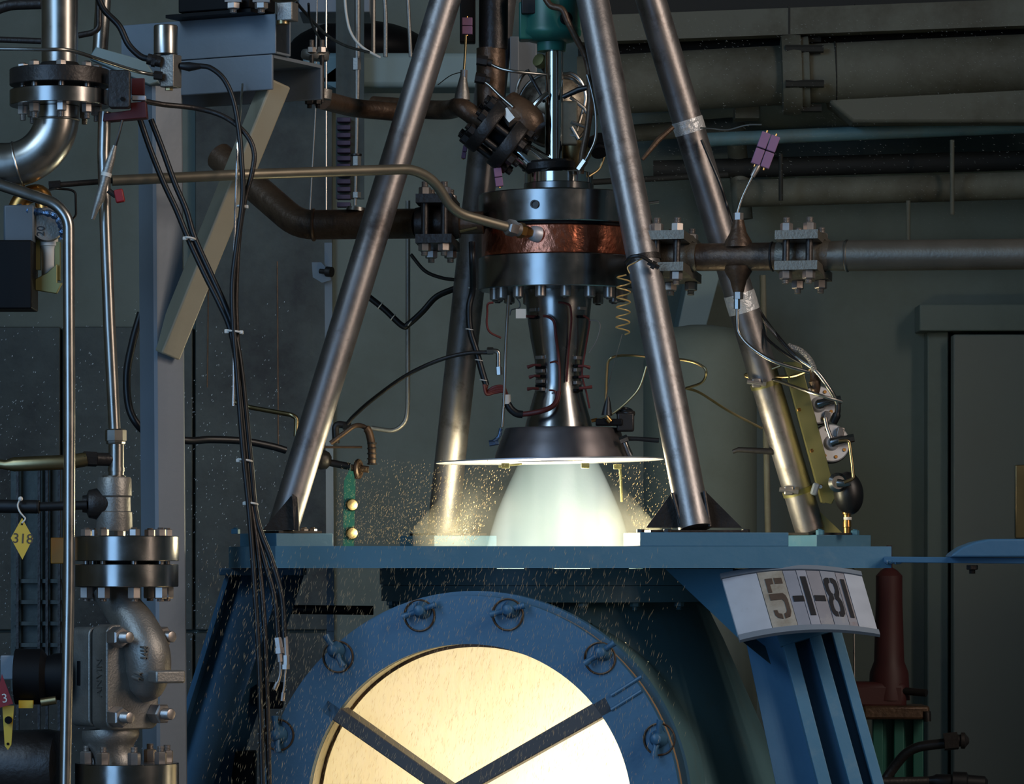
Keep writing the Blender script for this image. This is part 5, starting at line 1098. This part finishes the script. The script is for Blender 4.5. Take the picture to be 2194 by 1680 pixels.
part('flange', MB().lathe(P(1700, 158, 2.95), (1, -.05, .03), [(-.05, .12), (-.045, .16), (.0, .165), (.03, .16), (.032, .145), (.06, .15), (.065, .12)], 40), M['bgpipe'], bigp)
for k in range(6):
    a_ = k*1.05+.4; c = P(1727, 158, 2.93)+V((0, .14*math.cos(a_), .14*math.sin(a_))); part('flange_bolt', MB().cyl(c-V((.09, 0, 0)), c+V((.06, 0, 0)), .016, None, 6), M['bgdark'], bigp)
part('pipe_band', MB().torus(P(1790, 155, 2.94), (1, -.05, .03), .119, .004, 36, 6), M['bgdark'], bigp)
bgp('dark pipe hugging the wall above the fat lagged pipe', [(1240, 120, 3.2), (2400, 62, 3.05)], .055, 'bgdark')
solo('wall_hood', MB().prism([P(1772, 185, 2.9), P(2400, 165, 2.8), P(2400, 262, 2.8), P(1828, 262, 2.9), P(1780, 222, 2.9)], (0, .18, 0)), M['bgpipe'], 'brownish lagged box below the fat wall pipe', 'box', None, .012)
bgp('thin dark teal pipe on the wall below the lagged box', [(1500, 300, 3.1), (2400, 262, 2.95)], .028, 'teal')
bgp('lowest pale pipe along the right of the back wall', [(1580, 415, 3.1), (2400, 392, 3.0)], .055)
bgp('dim pipe between the thin teal pipe and lowest pale pipe', [(1400, 365, 3.3), (2400, 338, 3.2)], .04, 'bgdark')
for px, y0, y1 in ((1673, 330, 430), (2040, 300, 460), (1946, 430, 520)): bx('wall_conduit', {1673: 'short dark conduit near the purple plugs on the wall', 2040: 'pale upright conduit far right on the back wall', 1946: 'short pale conduit low on the wall at right'}[px], 'conduit', [(px, y0, 2.9), (px, y1, 2.9)], .009, 'bgpipe' if px != 1673 else 'bgdark', 10)
solo('wall_box', MB().box(P(1600, 235, 3.1), (.10, .1, .08)), M['bgpipe'], 'small brown box under the fat wall pipe', 'box', None, .004)
bgp('pale upright duct behind the taped leg', [(1575, 265, 3.3), (1592, 470, 3.3)], .04)
bgp('dim beam crossing behind the front and taped legs', [(1290, 290, 3.3), (1570, 270, 3.3)], .035)
solo('steel_stub', MB().cyl(P(1388, 436, .05), P(1412, 433, .05), .006, None, 10), M['stain'], 'tiny steel stub poking out right of the front leg', 'stub')
bgp('thin black pipe behind the rod between the legs', [(1240, 392, 3.2), (1560, 374, 3.2)], .012, 'bgdark')
# ---------------------------------------------------------------- lower right background
jk = thing('hand_jack', 'dull red hydraulic jack standing on a green stand', 'jack', P(1910, 1520, 1.6))
part('jack_body', MB().lathe(P(1905, 1500, 1.6), (0, 0, 1), [(0, .075), (.10, .07), (.14, .055), (.36, .048), (.45, .048), (.47, .03), (.48, .012), (.56, .010)], 28), M['redp'], jk)
part('jack_base', MB().box(P(1880, 1490, 1.6), (.20, .14, .10)), M['redp'], jk, None, .02); part('jack_plate', MB().box(P(1915, 1525, 1.6), (.24, .2, .05)), M['rust'], jk, None, .01)
part('jack_arm', MB().tube(Q((1930, 1480, 1.55), (1985, 1485, 1.5)), .014, 10), M['dark'], jk)
gs = thing('green_stand', 'dark green welded stand carrying the red jack', 'stand', P(1925, 1800, 1.6))
for px in (1880, 1925, 1966): part('stand_leg', MB().box(P(px, 1700, 1.6), (.038, .05, .55)), M['green'], gs, None, .004)
part('stand_plate', MB().box(P(1922, 1700, 1.63), (.16, .02, .54)), M['green'], gs); part('stand_knob', MB().tube(Q((1965, 1534, 1.55), (1988, 1534, 1.5)), [.008, .008], 8).cyl(P(1986, 1524, 1.5), P(1987, 1546, 1.5), .014, None, 10), M['dark'], gs)
solo('jack_cord', MB().tube(Q((1829, 1215, -.55), (1830, 1460, -.55)), .003, 8), M['stain'], 'thin pale cord hanging right of the blue ribs', 'cord')
fp = thing('fitting_pipe', 'dark bent pipe with big hex nut at the lower right', 'pipe', P(1900, 1660, .3))
part('pipe', MB().tube(fillet(Q((1880, 1700, .3), (1910, 1650, .3), (1950, 1602, .25), (2030, 1592, .2)), .07), .0165, 16), M['dark'], fp)
part('hex_nut', MB().cyl(P(2022, 1590, .2), P(2052, 1587, .2), .030, None, 6), M['dark'], fp); part('end_cap', MB().lathe(P(2050, 1587, .2), (1, -.1, 0), [(0, .02), (.012, .02), (.014, .027), (.026, .027), (.03, .02), (.04, .008)], 20), M['dark'], fp)
vb = thing('bottom_valve', 'black stepped valve end at the bottom right edge', 'valve', P(2060, 1690, .25))
part('body', MB().lathe(P(1985, 1672, .25), (1, -.1, -.05), [(0, .012), (.02, .016), (.03, .022), (.08, .024), (.085, .034), (.13, .034), (.135, .026), (.19, .024), (.2, .012)], 20), M['black'], vb)
part('black_shaft', MB().tube(Q((1880, 1676, .25), (1990, 1674, .25)), .016, 12), M['dark'], vb)
# dark bar behind the window flange, lower left
bx('dark_bar', 'dark level bar behind the flange at its upper left', 'bar', [(612, 1306, .5), (800, 1308, .5)], .016, 'blackm', 12)
solo('dark_block', MB().box(P(580, 1490, -.45), (.075, .1, .08)), M['blackm'], 'upper black block between the broad blue support and flange', 'block', None, .004)
solo('dark_block', MB().box(P(522, 1650, -.45), (.075, .1, .12)), M['blackm'], 'lower black block between the broad blue support and flange', 'block', None, .004)

# ---------------------------------------------------------------- water spray
def octa(vs, fs, c, d, r):
    d = V(d); u = d.orthogonal().normalized()*r; w = d.cross(u).normalized()*r; o = len(vs)
    vs += [c-d/2, c+u, c+w, c-u, c-w, c+d/2]
    fs += [[o, o+2, o+1], [o, o+3, o+2], [o, o+4, o+3], [o, o+1, o+4], [o+5, o+1, o+2], [o+5, o+2, o+3], [o+5, o+3, o+4], [o+5, o+4, o+1]]
def spray(label, n, x0, x1, y0, y1, Y0, Y1, ln, r, slant, m, dens=None):
    vs, fs = [], []; k = 0
    while k < n:
        px = random.uniform(x0, x1); py = random.uniform(y0, y1)
        if dens and random.random() > dens(px, py): continue
        Y = random.uniform(Y0, Y1); l = random.uniform(*ln)*sc(Y); a = math.radians(slant+random.gauss(0, 8))
        octa(vs, fs, P(px, py, Y), V((math.sin(a)*l, 0, math.cos(a)*l)), random.uniform(.6, 1.2)*r); k += 1
    mb = MB(); mb.v = vs; mb.f = fs
    me = bpy.data.meshes.new('water_spray'); me.from_pydata([tuple(v) for v in vs], [], fs); me.materials.append(m)
    o = bpy.data.objects.new('water_spray', me); COL.objects.link(o); o['kind'] = 'stuff'; o['label'] = label; o['category'] = 'spray'
M['drop'] = mat('water_streak', (206, 180, 134), 0, .35, .1, 30)
M['drop'].node_tree.nodes['Principled BSDF'].inputs['Transmission Weight'].default_value = .3
M['dropg'] = mat('grey_drop', (120, 126, 122), 0, .4, .1, 30)
M['dropw'] = mat('water_drop', (190, 200, 205), 0, .3, .1, 30)
spray('fine tan streaks of water falling over the round window flange', 4500, 420, 1470, 1170, 1680, -1.55, -1.15, (5, 17), .00050, 14, M['drop'], lambda x, y: (1.0 if y > 1215 else .35)*min(1, max(.06, (1470-x)/220))*min(1, max(.15, (x-400)/120)))
spray('pale water droplets drifting in front of the dark left wall', 2200, -10, 620, 640, 1680, .6, 3.3, (1.5, 5), .0017, 25, M['dropw'], lambda x, y: .15+.85*min(1, (y-640)/300))
spray('pale droplets and grime flecks near the wall pipes', 1600, 1320, 2194, 40, 480, 2.3, 2.7, (2, 5), .0009, -70, M['dropg'])
spray('bright droplets scattering around the base of the flame', 2600, 720, 1440, 985, 1165, -.45, .5, (2, 6), .0010, 20, M['drop'], lambda x, y: 0 if abs(x-1198) < 60+(y-985)*.5+30 else min(1, .25+.75*(y-985)/180)*(1 if x < 1380 else .7))

mist_m = bpy.data.materials.new('lit_mist'); mist_m.use_nodes = True; nt = mist_m.node_tree; nt.nodes.clear()
out = nt.nodes.new('ShaderNodeOutputMaterial'); vsn = nt.nodes.new('ShaderNodeVolumeScatter'); tc = nt.nodes.new('ShaderNodeTexCoord')
no = nt.nodes.new('ShaderNodeTexNoise'); no.inputs['Scale'].default_value = 7; no.inputs['Detail'].default_value = 5
sx = nt.nodes.new('ShaderNodeSeparateXYZ'); zr = nt.nodes.new('ShaderNodeMapRange'); mu = nt.nodes.new('ShaderNodeMath'); mu.operation = 'MULTIPLY'
nr = nt.nodes.new('ShaderNodeMapRange'); nr.inputs['From Min'].default_value = .38; nr.inputs['From Max'].default_value = .72; nr.inputs['To Min'].default_value = .05; nr.inputs['To Max'].default_value = .75
zr.inputs['From Min'].default_value = .20; zr.inputs['From Max'].default_value = .0; zr.inputs['To Min'].default_value = .25; zr.inputs['To Max'].default_value = 1.3
L_ = nt.links; L_.new(tc.outputs['Object'], no.inputs['Vector']); L_.new(tc.outputs['Object'], sx.inputs[0]); L_.new(sx.outputs['Z'], zr.inputs['Value'])
L_.new(no.outputs['Fac'], nr.inputs['Value']); L_.new(nr.outputs[0], mu.inputs[0]); L_.new(zr.outputs[0], mu.inputs[1]); L_.new(mu.outputs[0], vsn.inputs['Density'])
vsn.inputs['Color'].default_value = (.9, .9, .8, 1); L_.new(vsn.outputs[0], out.inputs['Volume'])
mm = MB().lathe((P(1150, 0, 0).x, 0, 0), (0, 0, 1), [(ZT+.004, .225), (ZT+.004, .40), (ZT+.06, .40), (ZT+.14, .33), (zf(998), .22), (zf(998), .142), (zf(1066), .190), (ZT+.004, .225)], 48, False)
solo('water_mist', mm, mist_m, 'thin glowing mist clinging around the foot of the flame', 'mist', None, 0, 'stuff')
